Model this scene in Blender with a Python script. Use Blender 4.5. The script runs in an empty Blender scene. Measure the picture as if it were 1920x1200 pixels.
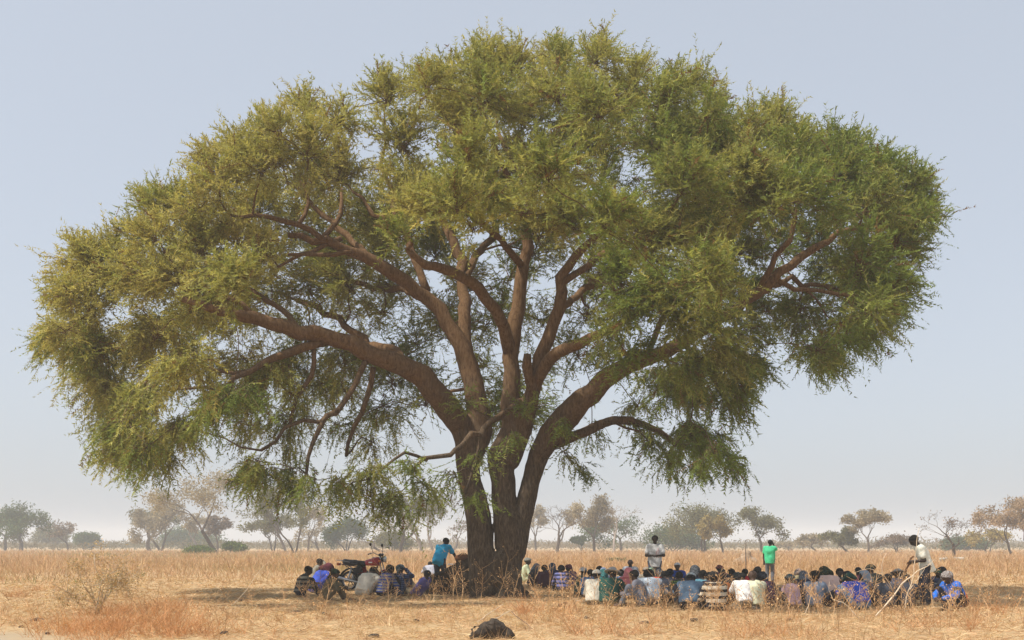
import bpy, math, random
import numpy as np
from mathutils import Vector, Matrix

# ------------------------------------------------------------------ camera, world, sun, exposure
SC = bpy.context.scene
COL = SC.collection
F_PX, CAM_H, V_HOR, U_MID = 2133.0, 1.54, 1020.0, 960.0      # focal length in px of a 1920 wide frame
cam_d = bpy.data.cameras.new('camera')
cam_d.sensor_width = 36.0
cam_d.lens = 36.0 * F_PX / 1920.0
cam_d.shift_y = (V_HOR - 600.0) / 1920.0
cam_d.clip_start = 0.1
cam_d.clip_end = 6000
cam = bpy.data.objects.new('camera', cam_d)
cam.location = (0, 0, CAM_H)
cam.rotation_euler = (math.radians(90), 0, 0)
COL.objects.link(cam)
SC.camera = cam

SUN_EL = math.radians(59)
SHADOW = Vector((0.80, 0.34, 0)).normalized()                 # shadows fall right and a little back
sun_dir = Vector((-SHADOW.x * math.cos(SUN_EL), -SHADOW.y * math.cos(SUN_EL), math.sin(SUN_EL)))
world = bpy.data.worlds.new('World')
SC.world = world
world.use_nodes = True
wn = world.node_tree.nodes
wl = world.node_tree.links
wn.clear()
sky = wn.new('ShaderNodeTexSky')
sky.sky_type = 'NISHITA'
sky.sun_disc = False
sky.sun_elevation = SUN_EL
sky.sun_rotation = math.atan2(sun_dir.x, sun_dir.y)
sky.altitude = 300
sky.air_density = 1.0
sky.dust_density = 4.0
sky.ozone_density = 1.5
hs = wn.new('ShaderNodeHueSaturation')
hs.inputs['Saturation'].default_value = 0.7
wl.new(sky.outputs[0], hs.inputs['Color'])
dust = wn.new('ShaderNodeMix')                                # thick dust evens the whole dome out
dust.data_type = 'RGBA'
dust.inputs[0].default_value = 0.66
dust.inputs[7].default_value = (3.10, 3.36, 3.72, 1)
wl.new(hs.outputs[0], dust.inputs[6])
bg = wn.new('ShaderNodeBackground')
bg.inputs[1].default_value = 0.14
wl.new(dust.outputs[2], bg.inputs[0])
wo = wn.new('ShaderNodeOutputWorld')
wl.new(bg.outputs[0], wo.inputs[0])

sun_l = bpy.data.lights.new('sun', 'SUN')
sun_l.energy = 4.0
sun_l.angle = math.radians(0.6)
sun_l.color = (1.0, 0.94, 0.85)
sun = bpy.data.objects.new('sun', sun_l)
sun.rotation_euler = sun_dir.to_track_quat('Z', 'Y').to_euler()
sun.location = (-20, -20, 60)
COL.objects.link(sun)

SC.view_settings.view_transform = 'Standard'
SC.view_settings.look = 'None'
SC.view_settings.gamma = 1.0
SC.view_settings.exposure = 0.5
cy = SC.cycles
cy.max_bounces = 6
cy.diffuse_bounces = 3
cy.glossy_bounces = 2
cy.transmission_bounces = 4
cy.volume_bounces = 1
cy.transparent_max_bounces = 4
cy.caustics_reflective = False
cy.caustics_refractive = False

# ------------------------------------------------------------------ helpers
rng = np.random.default_rng(11)
random.seed(5)
UP = np.array([0, 0, 1.0])

def PX(u, v, Y):
    """point at distance Y whose picture position is u, v (1920 x 1200 photograph)"""
    return np.array([(u - U_MID) * Y / F_PX, Y, CAM_H + (V_HOR - v) * Y / F_PX])

def yground(v):
    return F_PX * CAM_H / (v - V_HOR)

def GX(u, v):
    Y = yground(v)
    return np.array([(u - U_MID) * Y / F_PX, Y, 0.0])

def nrm(a):
    return a / np.maximum(np.linalg.norm(a, axis=-1, keepdims=True), 1e-9)

def vnoise(p, s=1.0, seed=0):
    """cheap smooth pseudo noise, about -1..1, for arrays of points"""
    r = np.random.default_rng(seed)
    o = np.zeros(p.shape[:-1])
    for i in range(6):
        k = r.normal(size=3) * s * (1 + 0.45 * i)
        o = o + np.sin(p @ k + r.uniform(0, 6.28)) / (1 + 0.5 * i)
    return o / 2.6

def mesh_from(name, V, quads=None, tris=None, smooth=True, col=None):
    me = bpy.data.meshes.new(name)
    V = np.asarray(V, dtype=np.float32)
    nq = 0 if quads is None else len(quads)
    nt = 0 if tris is None else len(tris)
    me.vertices.add(len(V))
    me.vertices.foreach_set('co', V.ravel())
    idx = []
    if nq: idx.append(np.asarray(quads, dtype=np.int32).ravel())
    if nt: idx.append(np.asarray(tris, dtype=np.int32).ravel())
    idx = np.concatenate(idx)
    me.loops.add(len(idx))
    me.loops.foreach_set('vertex_index', idx)
    me.polygons.add(nq + nt)
    starts = np.concatenate([np.arange(nq) * 4, nq * 4 + np.arange(nt) * 3]).astype(np.int32)
    me.polygons.foreach_set('loop_start', starts)
    me.polygons.foreach_set('use_smooth', np.full(nq + nt, smooth))
    if col is not None:
        a = me.attributes.new('tint', 'FLOAT_COLOR', 'POINT')
        c = np.ones((len(V), 4), dtype=np.float32)
        c[:, :3] = col
        a.data.foreach_set('color', c.ravel())
    me.update(calc_edges=True)
    me.validate()
    return me

def add_obj(name, me, mat=None, parent=None, label=None, cat=None, group=None, kind=None):
    o = bpy.data.objects.new(name, me)
    COL.objects.link(o)
    if mat is not None:
        if me.materials:
            o.material_slots[0].link = 'OBJECT'
            o.material_slots[0].material = mat
        else:
            me.materials.append(mat)
            o.material_slots[0].link = 'OBJECT'
            o.material_slots[0].material = mat
    if parent is not None: o.parent = parent
    if label: o['label'] = label
    if cat: o['category'] = cat
    if group: o['group'] = group
    if kind: o['kind'] = kind
    return o

def empty(name, loc=(0, 0, 0), rz=0.0, scale=1.0, label=None, cat=None, group=None):
    o = bpy.data.objects.new(name, None)
    COL.objects.link(o)
    o.empty_display_size = 0.2
    o.location = loc
    o.rotation_euler = (0, 0, rz)
    o.scale = (scale, scale, scale)
    if label: o['label'] = label
    if cat: o['category'] = cat
    if group: o['group'] = group
    return o

class MB:
    """collects vertices and faces, becomes one mesh"""
    def __init__(s):
        s.V = []; s.Q = []; s.T = []; s.n = 0; s.C = []
    def add(s, V, quads=None, tris=None, col=None):
        V = np.asarray(V, float)
        if quads is not None and len(quads): s.Q.append(np.asarray(quads) + s.n)
        if tris is not None and len(tris): s.T.append(np.asarray(tris) + s.n)
        s.V.append(V); s.n += len(V)
        if col is not None: s.C.append(np.broadcast_to(np.asarray(col, float), (len(V), 3)))
        return s
    def mesh(s, name, smooth=True):
        return mesh_from(name, np.concatenate(s.V), np.concatenate(s.Q) if s.Q else None,
                         np.concatenate(s.T) if s.T else None, smooth, np.concatenate(s.C) if s.C else None)
    def tube(s, pts, rad, n=6, cap=True, wob=0.0):
        pts = np.asarray(pts, float)
        k = len(pts)
        rad = np.broadcast_to(np.asarray(rad, float), (k,))
        tan = np.gradient(pts, axis=0)
        tan = nrm(tan)
        ref = np.array([0.31, 0.95, 0.1]) if abs(tan[0] @ np.array([0.31, 0.95, 0.1])) < 0.9 else np.array([1.0, 0, 0])
        a = nrm(np.cross(tan, np.cross(ref, tan)))
        b = np.cross(tan, a)
        ang = np.arange(n) * 2 * math.pi / n
        rr = np.repeat(rad[:, None], n, 1)
        if wob: rr = rr * (1 + wob * rng.normal(size=rr.shape))
        V = pts[:, None, :] + rr[..., None] * (np.cos(ang)[None, :, None] * a[:, None, :] + np.sin(ang)[None, :, None] * b[:, None, :])
        V = V.reshape(-1, 3)
        i = np.arange(k - 1)[:, None] * n; j = np.arange(n)[None, :]; j2 = (j + 1) % n
        Q = np.stack([i + j, i + j2, i + n + j2, i + n + j], -1).reshape(-1, 4)
        T = None
        if cap:
            V = np.concatenate([V, pts[:1], pts[-1:]])
            c0, c1 = k * n, k * n + 1
            jj = np.arange(n); jn = (jj + 1) % n
            T = np.concatenate([np.stack([jn, jj, np.full(n, c0)], -1),
                                np.stack([(k - 1) * n + jj, (k - 1) * n + jn, np.full(n, c1)], -1)])
        return s.add(V, Q, T)
    def box(s, c, size, rot=None, taper=1.0):
        x, y, z = np.asarray(size) / 2.0
        b = min(x, y, z) * 0.22
        V = []
        for sz in (-1, 1):
            for (px, py) in ((-x + b, -y), (x - b, -y), (x, -y + b), (x, y - b), (x - b, y), (-x + b, y), (-x, y - b), (-x, -y + b)):
                t = taper if sz > 0 else 1.0
                V.append((px * t, py * t, sz * z))
        V = np.array(V)
        if rot is not None: V = V @ np.asarray(rot).T
        V = V + np.asarray(c)
        Q = [[i, (i + 1) % 8, 8 + (i + 1) % 8, 8 + i] for i in range(8)]
        T = [[0, i + 1, i] for i in range(1, 7)] + [[8, 8 + i, 8 + i + 1] for i in range(1, 7)]
        return s.add(V, Q, T)
    def lathe(s, c, axis, prof, n=16):
        """prof: list of (radius, offset along the axis)"""
        axis = nrm(np.asarray(axis, float))
        a = nrm(np.cross(axis, [0.3, 0.2, 0.93] if abs(axis[2]) < 0.9 else [1, 0, 0])); b = np.cross(axis, a)
        ang = np.arange(n) * 2 * math.pi / n
        V = np.concatenate([np.asarray(c) + axis * h + r * (np.cos(ang)[:, None] * a + np.sin(ang)[:, None] * b) for r, h in prof])
        k = len(prof)
        i = np.arange(k - 1)[:, None] * n; j = np.arange(n)[None, :]; j2 = (j + 1) % n
        Q = np.stack([i + j, i + j2, i + n + j2, i + n + j], -1).reshape(-1, 4)
        return s.add(V, Q)

# ---- signed distance fields and surface nets
def sd_seg(p, a, b, ra, rb):
    a = np.asarray(a, float); b = np.asarray(b, float)
    ab = b - a
    L = max(ab @ ab, 1e-9)
    h = np.clip(((p - a) @ ab) / L, 0, 1)
    return np.linalg.norm(p - a - h[..., None] * ab, axis=-1) - (ra + h * (rb - ra))

def smin(a, b, k):
    h = np.clip(0.5 + 0.5 * (b - a) / k, 0, 1)
    return b * (1 - h) + a * h - k * h * (1 - h)

def grid(lo, hi, vox):
    ax = [np.arange(lo[i], hi[i] + vox, vox) for i in range(3)]
    return np.stack(np.meshgrid(*ax, indexing='ij'), -1)

def surface_nets(g, d):
    """quads of the zero surface of d sampled on grid g"""
    nx, ny, nz = d.shape
    ins = d < 0
    cx = [ins[i:nx - 1 + i, j:ny - 1 + j, k:nz - 1 + k] for i in (0, 1) for j in (0, 1) for k in (0, 1)]
    s = sum(c.astype(np.int8) for c in cx)
    act = (s > 0) & (s < 8)
    vid = np.full(act.shape, -1, dtype=np.int64)
    I, J, K = np.nonzero(act)
    vid[I, J, K] = np.arange(len(I))
    acc = np.zeros((len(I), 3)); cnt = np.zeros(len(I))
    cor = [(i, j, k) for i in (0, 1) for j in (0, 1) for k in (0, 1)]
    for a in range(8):
        for b in range(a + 1, 8):
            if sum(abs(cor[a][q] - cor[b][q]) for q in range(3)) != 1: continue
            da = d[I + cor[a][0], J + cor[a][1], K + cor[a][2]]
            db = d[I + cor[b][0], J + cor[b][1], K + cor[b][2]]
            m = (da < 0) != (db < 0)
            t = np.where(m, da / np.where(m, da - db, 1), 0)
            pa = g[I + cor[a][0], J + cor[a][1], K + cor[a][2]]
            pb = g[I + cor[b][0], J + cor[b][1], K + cor[b][2]]
            acc += np.where(m[:, None], pa + t[:, None] * (pb - pa), 0); cnt += m
    V = acc / np.maximum(cnt, 1)[:, None]
    Q = []
    for axis in range(3):
        sl0 = [slice(None)] * 3; sl1 = [slice(None)] * 3
        sl0[axis] = slice(0, -1); sl1[axis] = slice(1, None)
        A = ins[tuple(sl0)]; B = ins[tuple(sl1)]
        X = np.nonzero(A != B)
        X = [np.array(x) for x in X]
        o1, o2 = [(1, 2), (2, 0), (0, 1)][axis]
        ok = (X[o1] > 0) & (X[o2] > 0) & (X[o1] < d.shape[o1] - 1) & (X[o2] < d.shape[o2] - 1)
        X = [x[ok] for x in X]
        flip = A[tuple(X)]
        def vv(da, db):
            y = [x.copy() for x in X]
            y[o1] = y[o1] + da; y[o2] = y[o2] + db
            return vid[tuple(y)]
        q = np.stack([vv(-1, -1), vv(0, -1), vv(0, 0), vv(-1, 0)], -1)
        q[~flip] = q[~flip][:, ::-1]
        Q.append(q)
    Q = np.concatenate(Q)
    Q = Q[(Q >= 0).all(1)]
    return V, Q

# ---- materials
def new_mat(name):
    m = bpy.data.materials.new(name)
    m.use_nodes = True
    n = m.node_tree.nodes; l = m.node_tree.links
    return m, n, l, n['Principled BSDF']

def noise_node(n, l, scale, detail=4, rough=0.55, coord='Object', stretch=None):
    tc = n.new('ShaderNodeTexCoord')
    t = n.new('ShaderNodeTexNoise')
    t.inputs['Scale'].default_value = scale
    t.inputs['Detail'].default_value = detail
    t.inputs['Roughness'].default_value = rough
    src = tc.outputs[coord]
    if stretch:
        mp = n.new('ShaderNodeMapping')
        mp.inputs['Scale'].default_value = stretch
        l.new(src, mp.inputs[0]); src = mp.outputs[0]
    l.new(src, t.inputs['Vector'])
    return t

def ramp(n, l, src, stops):
    r = n.new('ShaderNodeValToRGB')
    e = r.color_ramp.elements
    while len(e) < len(stops): e.new(0.5)
    for i, (p, c) in enumerate(stops):
        e[i].position = p
        e[i].color = (*c, 1)
    l.new(src, r.inputs[0])
    return r

def mix_rgb(n, l, fac, a, b, mode='MIX'):
    m = n.new('ShaderNodeMix'); m.data_type = 'RGBA'; m.blend_type = mode
    for i, s in ((0, fac), (6, a), (7, b)):
        if hasattr(s, 'type') and hasattr(s, 'links'): l.new(s, m.inputs[i])
        elif i == 0: m.inputs[0].default_value = s
        else: m.inputs[i].default_value = (*s, 1)
    return m.outputs[2]

def bump(n, l, b, src, strength=0.4, dist=0.02):
    bn = n.new('ShaderNodeBump')
    bn.inputs['Strength'].default_value = strength
    bn.inputs['Distance'].default_value = dist
    l.new(src, bn.inputs['Height'])
    l.new(bn.outputs[0], b.inputs['Normal'])

def plain(name, c, rough=0.7, metal=0.0, var=0.15, scale=12.0, bumpy=0.0):
    m, n, l, b = new_mat(name)
    t = noise_node(n, l, scale)
    c = np.array(c)
    r = ramp(n, l, t.outputs[0], [(0.3, tuple(c * (1 - var))), (0.7, tuple(np.minimum(c * (1 + var), 1)))])
    l.new(r.outputs[0], b.inputs['Base Color'])
    b.inputs['Roughness'].default_value = rough
    b.inputs['Metallic'].default_value = metal
    b.inputs['Specular IOR Level'].default_value = 0.3
    if bumpy: bump(n, l, b, t.outputs[0], bumpy, 0.02)
    return m

def leaf_mat(name, transl=0.35, gain=1.0):
    """colour from the 'tint' attribute, part of the light passes through"""
    m, n, l, b = new_mat(name)
    n.remove(b)
    at = n.new('ShaderNodeAttribute'); at.attribute_name = 'tint'
    col = at.outputs['Color']
    d = n.new('ShaderNodeBsdfDiffuse'); t = n.new('ShaderNodeBsdfTranslucent')
    l.new(col, d.inputs[0])
    tc = mix_rgb(n, l, 1.0, col, (1.0, 0.95, 0.55), 'MULTIPLY')
    l.new(tc, t.inputs[0])
    mx = n.new('ShaderNodeMixShader'); mx.inputs[0].default_value = transl
    l.new(d.outputs[0], mx.inputs[1]); l.new(t.outputs[0], mx.inputs[2])
    l.new(mx.outputs[0], n['Material Output'].inputs[0])
    return m

def spikes(B, D, S, L, W):
    """leaf blades of one triangle each"""
    n = len(B)
    L = np.broadcast_to(L, (n,))[:, None]; W = np.broadcast_to(W, (n,))[:, None]
    V = np.stack([B - 0.5 * W * S, B + 0.5 * W * S, B + L * D], 1).reshape(-1, 3)
    return V, np.arange(3 * n).reshape(-1, 3)

def rhombi(B, D, S, L, W):
    """leaf blades: base, direction, side, length, width -> verts, quads"""
    n = len(B)
    L = np.broadcast_to(L, (n,))[:, None]; W = np.broadcast_to(W, (n,))[:, None]
    V = np.stack([B, B + 0.45 * L * D + 0.5 * W * S, B + L * D, B + 0.45 * L * D - 0.5 * W * S], 1).reshape(-1, 3)
    return V, np.arange(4 * n).reshape(-1, 4)

# ------------------------------------------------------------------ ground
def ground_z(x, y):
    p = np.stack([np.asarray(x, float), np.asarray(y, float), np.zeros_like(np.asarray(x, float))], -1)
    return 0.022 * vnoise(p, 0.9, 3) + 0.012 * vnoise(p, 3.1, 4)

def build_ground():
    def axis(lo, hi, flo, fhi, fine):
        mid = np.arange(flo, fhi, fine)
        left = flo - np.cumsum(fine * 1.28 ** np.arange(1, 40)); left = left[left > lo][::-1]
        right = fhi + np.cumsum(fine * 1.28 ** np.arange(0, 40)); right = right[right < hi]
        return np.concatenate([[lo], left, mid, right, [hi]])
    xs = axis(-1480, 1480, -18, 18, 0.3); ys = axis(-60, 1480, 14, 48, 0.3)
    X, Y = np.meshgrid(xs, ys, indexing='ij')
    Z = ground_z(X, Y)
    nx, ny = X.shape
    V = np.stack([X, Y, Z], -1).reshape(-1, 3)
    i = np.arange(nx - 1)[:, None] * ny; j = np.arange(ny - 1)[None]
    Q = np.stack([i + j, i + ny + j, i + ny + j + 1, i + j + 1], -1).reshape(-1, 4)
    m, n, l, b = new_mat('dry_savanna_soil')
    t1 = noise_node(n, l, 0.35, 6, 0.6); t2 = noise_node(n, l, 5.0, 8, 0.7); t3 = noise_node(n, l, 38.0, 6, 0.7)
    c1 = ramp(n, l, t1.outputs[0], [(0.32, (0.36, 0.25, 0.135)), (0.68, (0.50, 0.36, 0.20))])
    c2 = ramp(n, l, t2.outputs[0], [(0.3, (0.30, 0.20, 0.11)), (0.5, (0.47, 0.33, 0.18)), (0.75, (0.60, 0.45, 0.27))])
    c3 = ramp(n, l, t3.outputs[0], [(0.25, (0.55, 0.5, 0.45)), (0.6, (1, 1, 1))])
    c = mix_rgb(n, l, 0.55, c1.outputs[0], c2.outputs[0])
    c = mix_rgb(n, l, 0.75, c, c3.outputs[0], 'MULTIPLY')
    # worn bare earth of a track in the near left corner
    tc = n.new('ShaderNodeTexCoord')
    vm = n.new('ShaderNodeVectorMath'); vm.operation = 'DISTANCE'
    l.new(tc.outputs['Object'], vm.inputs[0]); vm.inputs[1].default_value = (-10.2, 16.6, 0)
    md = n.new('ShaderNodeMath'); md.operation = 'MULTIPLY_ADD'
    l.new(t1.outputs[0], md.inputs[0]); md.inputs[1].default_value = 2.0; l.new(vm.outputs['Value'], md.inputs[2])
    mr = n.new('ShaderNodeMapRange'); l.new(md.outputs[0], mr.inputs[0])
    mr.inputs[1].default_value = 3.6; mr.inputs[2].default_value = 5.2; mr.inputs[3].default_value = 1; mr.inputs[4].default_value = 0
    c = mix_rgb(n, l, mr.outputs[0], c, (0.36, 0.29, 0.20))
    l.new(c, b.inputs['Base Color'])
    b.inputs['Roughness'].default_value = 0.95
    b.inputs['Specular IOR Level'].default_value = 0.1
    bump(n, l, b, t3.outputs[0], 0.6, 0.03)
    add_obj('ground', mesh_from('ground', V, Q), m, kind='structure')
build_ground()

# ------------------------------------------------------------------ the big acacia
TY = 33.0
def bark_mat():
    m, n, l, b = new_mat('acacia_bark')
    t1 = noise_node(n, l, 2.2, 6, 0.6); t2 = noise_node(n, l, 11, 10, 0.78, stretch=(1.7, 1.7, 0.4)); t3 = noise_node(n, l, 1.0, 3, 0.5)
    base = ramp(n, l, t2.outputs[0], [(0.28, (0.018, 0.013, 0.009)), (0.5, (0.095, 0.072, 0.050)), (0.72, (0.23, 0.18, 0.125))])
    or_ = ramp(n, l, t2.outputs[0], [(0.28, (0.04, 0.021, 0.010)), (0.5, (0.17, 0.098, 0.048)), (0.75, (0.29, 0.19, 0.105))])
    tc = n.new('ShaderNodeTexCoord'); sp = n.new('ShaderNodeSeparateXYZ'); l.new(tc.outputs['Object'], sp.inputs[0])
    ad = n.new('ShaderNodeMath'); ad.operation = 'MULTIPLY_ADD'; l.new(t1.outputs[0], ad.inputs[0]); ad.inputs[1].default_value = 5.0
    l.new(sp.outputs['Z'], ad.inputs[2])
    mr = n.new('ShaderNodeMapRange'); l.new(ad.outputs[0], mr.inputs[0]); mr.inputs[1].default_value = 5.5; mr.inputs[2].default_value = 9.5
    c = mix_rgb(n, l, mr.outputs[0], base.outputs[0], or_.outputs[0])
    l.new(c, b.inputs['Base Color'])
    b.inputs['Roughness'].default_value = 0.95; b.inputs['Specular IOR Level'].default_value = 0.1
    bump(n, l, b, t2.outputs[0], 0.9, 0.06)
    return m
M_BARK = bark_mat()
M_TWIG = plain('dry_twig', (0.20, 0.135, 0.08), 0.9, var=0.3, scale=4)
M_LEAF = leaf_mat('acacia_leaf', 0.42)

# traced limbs: (u, v, dy, radius px)
LIMBS = [
 # left stem and the long left limb
 [(904,1110,0,25),(902,1050,0,24),(901,1016,0,24),(897,967,0,23),(891,935,0,22),(883,902,0,20.5),(878,850,0,22),(867,805,0,22),(842,768,-.3,24),(792,710,-.8,23),(730,680,-1.4,20),(655,645,-2,17.5),(560,622,-2.6,16),(480,600,-3.2,14),(410,582,-4,10),(340,560,-4.4,6)],
 # second stem out of the left one
 [(884,865,.1,17),(903,810,.2,20),(894,765,.3,21),(886,720,.3,20),(878,690,.4,20),(862,650,.4,17),(838,600,.4,16),(800,560,.4,15),(740,512,0,14),(680,480,-.4,12),(612,455,-.8,9),(540,440,-1.2,6)],
 [(878,690,.4,17),(872,640,1,15),(872,580,1.4,13),(866,510,2,12),(850,450,2.4,10),(815,395,2.8,8),(760,345,3,6)],
 # right hand trunk
 [(956,1120,0,20),(957,1090,0,20),(956,1049,0,24),(958,1016,0,31),(957,985,0,31),(946,950,0,23),(944,902,0,22.5),(938,855,0,24),(962,805,0,19),(960,760,0,18),(957,700,.1,17),(964,640,.2,17),(970,580,.3,15),(978,520,.5,13),(986,465,.6,12),(990,410,.7,10),(1010,340,.8,8),(1040,270,.8,6)],
 [(958,670,.2,15),(942,610,-.3,13),(912,562,-.8,12),(880,530,-1.3,12),(842,505,-1.8,11),(795,495,-2.3,9),(760,470,-2.6,6)],
 [(955,860,0,22),(980,800,-.3,18),(997,745,-.4,16),(1008,700,-.5,15),(1022,640,-.6,14),(1045,580,-.6,13),(1056,525,-.7,11),(1078,480,-.8,9),(1120,440,-1,7),(1150,380,-1.2,5)],
 [(1003,722,-.5,12),(1030,672,-1.2,13),(1065,650,-2,12),(1105,632,-2.8,10),(1150,612,-3.6,8),(1220,580,-4.6,6)],
 [(1000,735,-.6,10),(990,690,-1.0,11),(984,662,-1.1,8)],
 # right stem and right limb
 [(964,1035,0,22),(975,985,0,20),(986,935,0,18),(996,902,0,16.5),(1011,852,0,19),(1032,815,-.2,23),(1064,780,-.5,25),(1092,752,-.8,23),(1135,715,-1.2,20),(1200,678,-1.7,16),(1280,640,-2,13),(1350,600,-2.2,12),(1420,545,-2.4,11),(1500,482,-2.6,9),(1570,440,-2.8,6),(1640,420,-3,4)],
 [(1050,828,-.2,11),(1100,808,.2,9),(1150,787,.5,8),(1210,796,.8,7),(1262,832,1,5.5),(1330,850,1.2,4),(1400,862,1.4,2.5)],
 # left limb's own branches
 [(610,640,-2.2,10),(570,652,-2.6,10),(510,672,-3.2,8),(460,695,-3.8,6.5),(420,735,-4.2,5)],
 [(690,668,-1.6,7),(665,720,-2.2,6),(632,770,-2.6,5.5),(600,800,-3,5),(575,860,-3.2,4),(555,920,-3.2,2.5)],
 [(760,692,-1,12),(740,660,.3,10),(700,650,1.4,9),(630,600,3,7),(560,560,4.5,5)],
 [(620,458,-.7,7),(560,420,-1.6,6),(500,408,-2.2,5),(430,400,-2.8,3)],
 [(700,490,-.2,8),(650,440,.6,7),(590,390,1.2,5),(540,340,1.6,3)],
 [(815,575,.4,9),(770,545,2,8),(700,540,4,6),(640,520,5.5,4)],
 # twisting inner branches seen through the gaps of the crown
 [(640,447,-.6,6),(585,468,-1,5),(520,500,-1.4,3)],[(665,472,-.5,6),(600,482,-1,4.5),(535,476,-1.5,3)],
 [(800,545,.4,9),(770,470,.9,8),(748,410,1.1,7.5),(735,360,1.2,6),(715,310,1.3,4)],[(752,420,1.1,6),(700,400,1.4,5),(660,360,1.6,3)],
 [(600,450,-.8,6),(640,400,0,5),(640,350,.4,3)],[(560,420,-1.6,5),(575,380,-1.2,4),(560,330,-1,3)],
 [(640,765,-2.6,5),(595,790,-2.8,4.5),(540,800,-3,4),(495,850,-3.2,3)],[(700,688,-1.4,6),(690,745,-1.2,5.5),(662,800,-1,4.5),(652,860,-1,3)],
 [(588,655,-2.4,5.5),(585,705,-2.4,5),(560,745,-2.4,4),(548,800,-2.4,3)],[(470,695,-3.7,5),(440,700,-4,4),(380,690,-4.3,3)],
 [(560,620,-2.6,7),(530,580,-2,6),(480,555,-1.4,5),(420,530,-1,3.5)],[(480,600,-3.2,7),(455,570,-3.4,6),(400,550,-3.6,5),(330,500,-3.8,3)],
 [(1000,350,.8,6),(960,300,1.6,5),(930,250,2,4)],[(1035,280,.8,5),(1060,320,1.4,4),(1110,340,2,3)],[(1440,520,-2.4,6),(1490,540,-2,5),(1560,545,-1.6,4),(1620,560,-1.4,3)],
 # upper fans
 [(868,530,1.8,9),(900,470,3,8),(930,430,4.4,7),(905,380,5.5,5)],
 [(980,500,.5,8),(930,440,-1.2,7),(880,400,-2.6,6),(820,360,-4,4)],
 [(990,430,.7,8),(960,350,-.5,6),(930,270,-1.4,5),(900,190,-1.6,3)],
 [(1030,300,.8,5.5),(1100,250,1.2,4.5),(1160,190,1.4,3)],
 [(1054,530,-.7,8),(1130,480,-.4,7),(1200,440,-.6,6),(1280,400,-1.6,5),(1340,340,-2.4,4)],
 [(1045,585,-.6,8),(1110,530,2,7),(1180,490,4,6),(1250,450,5.6,4)],
 [(1350,600,-2.2,8),(1400,560,-.6,7),(1470,530,1,6),(1560,540,2,4)],
 [(1420,548,-2.4,7),(1460,480,-3,6),(1490,410,-3.4,5),(1500,340,-3.4,3)],
 [(1210,672,-1.6,7),(1260,560,-.6,6),(1320,480,.6,5),(1400,400,1.4,4)],
 [(1280,642,-2,6),(1330,700,-1.6,5),(1370,770,-1.2,3.5)],
 # pale low branch reaching towards the viewer
 [(975,752,-.4,7),(935,782,-1.2,6.5),(900,812,-2.2,6),(868,828,-2.8,5.5),(838,855,-3.2,5),(805,862,-3.5,4),(770,885,-3.8,2.5)],
 [(905,806,-2.1,4.5),(898,850,-2.3,4),(884,888,-2.4,3),(870,930,-2.6,2)],
 [(800,863,-3.5,3.5),(760,850,-4.2,3),(700,890,-4.8,2.2),(640,920,-5,1.4)],
]
SIL = np.array([(175,850),(150,760),(75,650),(100,570),(95,470),(150,425),(240,440),(275,350),(350,335),(380,280),(440,255),(515,215),(545,172),(640,180),(720,150),(780,118),(870,106),(950,80),(1050,70),(1150,88),(1230,116),(1320,145),(1360,178),(1440,190),(1530,240),(1600,255),(1670,300),(1735,330),(1765,390),(1745,460),(1745,520),(1715,590),(1690,625),(1640,650),(1595,670),(1535,705),(1495,685),(1450,640),(1425,720),(1415,790),(1370,840),(1400,875),(1330,895),(1270,880),(1200,840),(1150,760),(1090,720),(1000,640),(900,640),(820,700),(740,740),(690,790),(620,860),(560,915),(480,925),(450,880),(420,810),(330,850),(270,880),(215,860)], float)
WINDOWS = [(450,598,50,12),(560,622,60,14),(655,648,60,14),(740,685,50,18),(800,735,40,25),(510,675,50,12),(1470,500,60,25),(1000,285,45,15),(1140,720,60,25),(1220,665,30,14),(610,385,60,25),(590,425,75,42),(770,590,110,95),(650,715,110,60),(990,600,150,120),(930,480,90,60),(1140,745,90,70),(700,350,50,45),(540,560,60,40),(1480,560,50,40),(1060,540,60,60),(1140,320,50,40),(560,790,90,50)]

def in_poly(x, y, poly):
    c = np.zeros(len(x), bool)
    j = len(poly) - 1
    for i in range(len(poly)):
        xi, yi = poly[i]; xj, yj = poly[j]
        c ^= ((yi > y) != (yj > y)) & (x < (xj - xi) * (y - yi) / (yj - yi + 1e-12) + xi)
        j = i
    return c

def edge_dist(x, y, poly):
    d = np.full(len(x), 1e9)
    for i in range(len(poly)):
        a = poly[i]; b = poly[(i + 1) % len(poly)]
        ab = b - a
        t = np.clip(((x - a[0]) * ab[0] + (y - a[1]) * ab[1]) / (ab @ ab), 0, 1)
        d = np.minimum(d, np.hypot(x - a[0] - t * ab[0], y - a[1] - t * ab[1]))
    return d

def bez(a, b, c, d, k):
    t = np.linspace(0, 1, k)[:, None]
    return a * (1 - t) ** 3 + 3 * b * t * (1 - t) ** 2 + 3 * c * t ** 2 * (1 - t) + d * t ** 3

def smooth_line(pts, rad, step):
    """Catmull-Rom resampling"""
    P = np.vstack([2 * pts[0] - pts[1], pts, 2 * pts[-1] - pts[-2]])
    out = []; ro = []
    for i in range(len(pts) - 1):
        p0, p1, p2, p3 = P[i], P[i + 1], P[i + 2], P[i + 3]
        k = max(1, int(np.linalg.norm(p2 - p1) / step))
        t = (np.arange(k) / k)[:, None]
        out.append(0.5 * (2 * p1 + (p2 - p0) * t + (2 * p0 - 5 * p1 + 4 * p2 - p3) * t ** 2 + (3 * p1 - p0 - 3 * p2 + p3) * t ** 3))
        ro.append(rad[i] + (rad[i + 1] - rad[i]) * t[:, 0])
    out.append(pts[-1:]); ro.append(rad[-1:])
    return np.concatenate(out), np.concatenate(ro)

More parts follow.
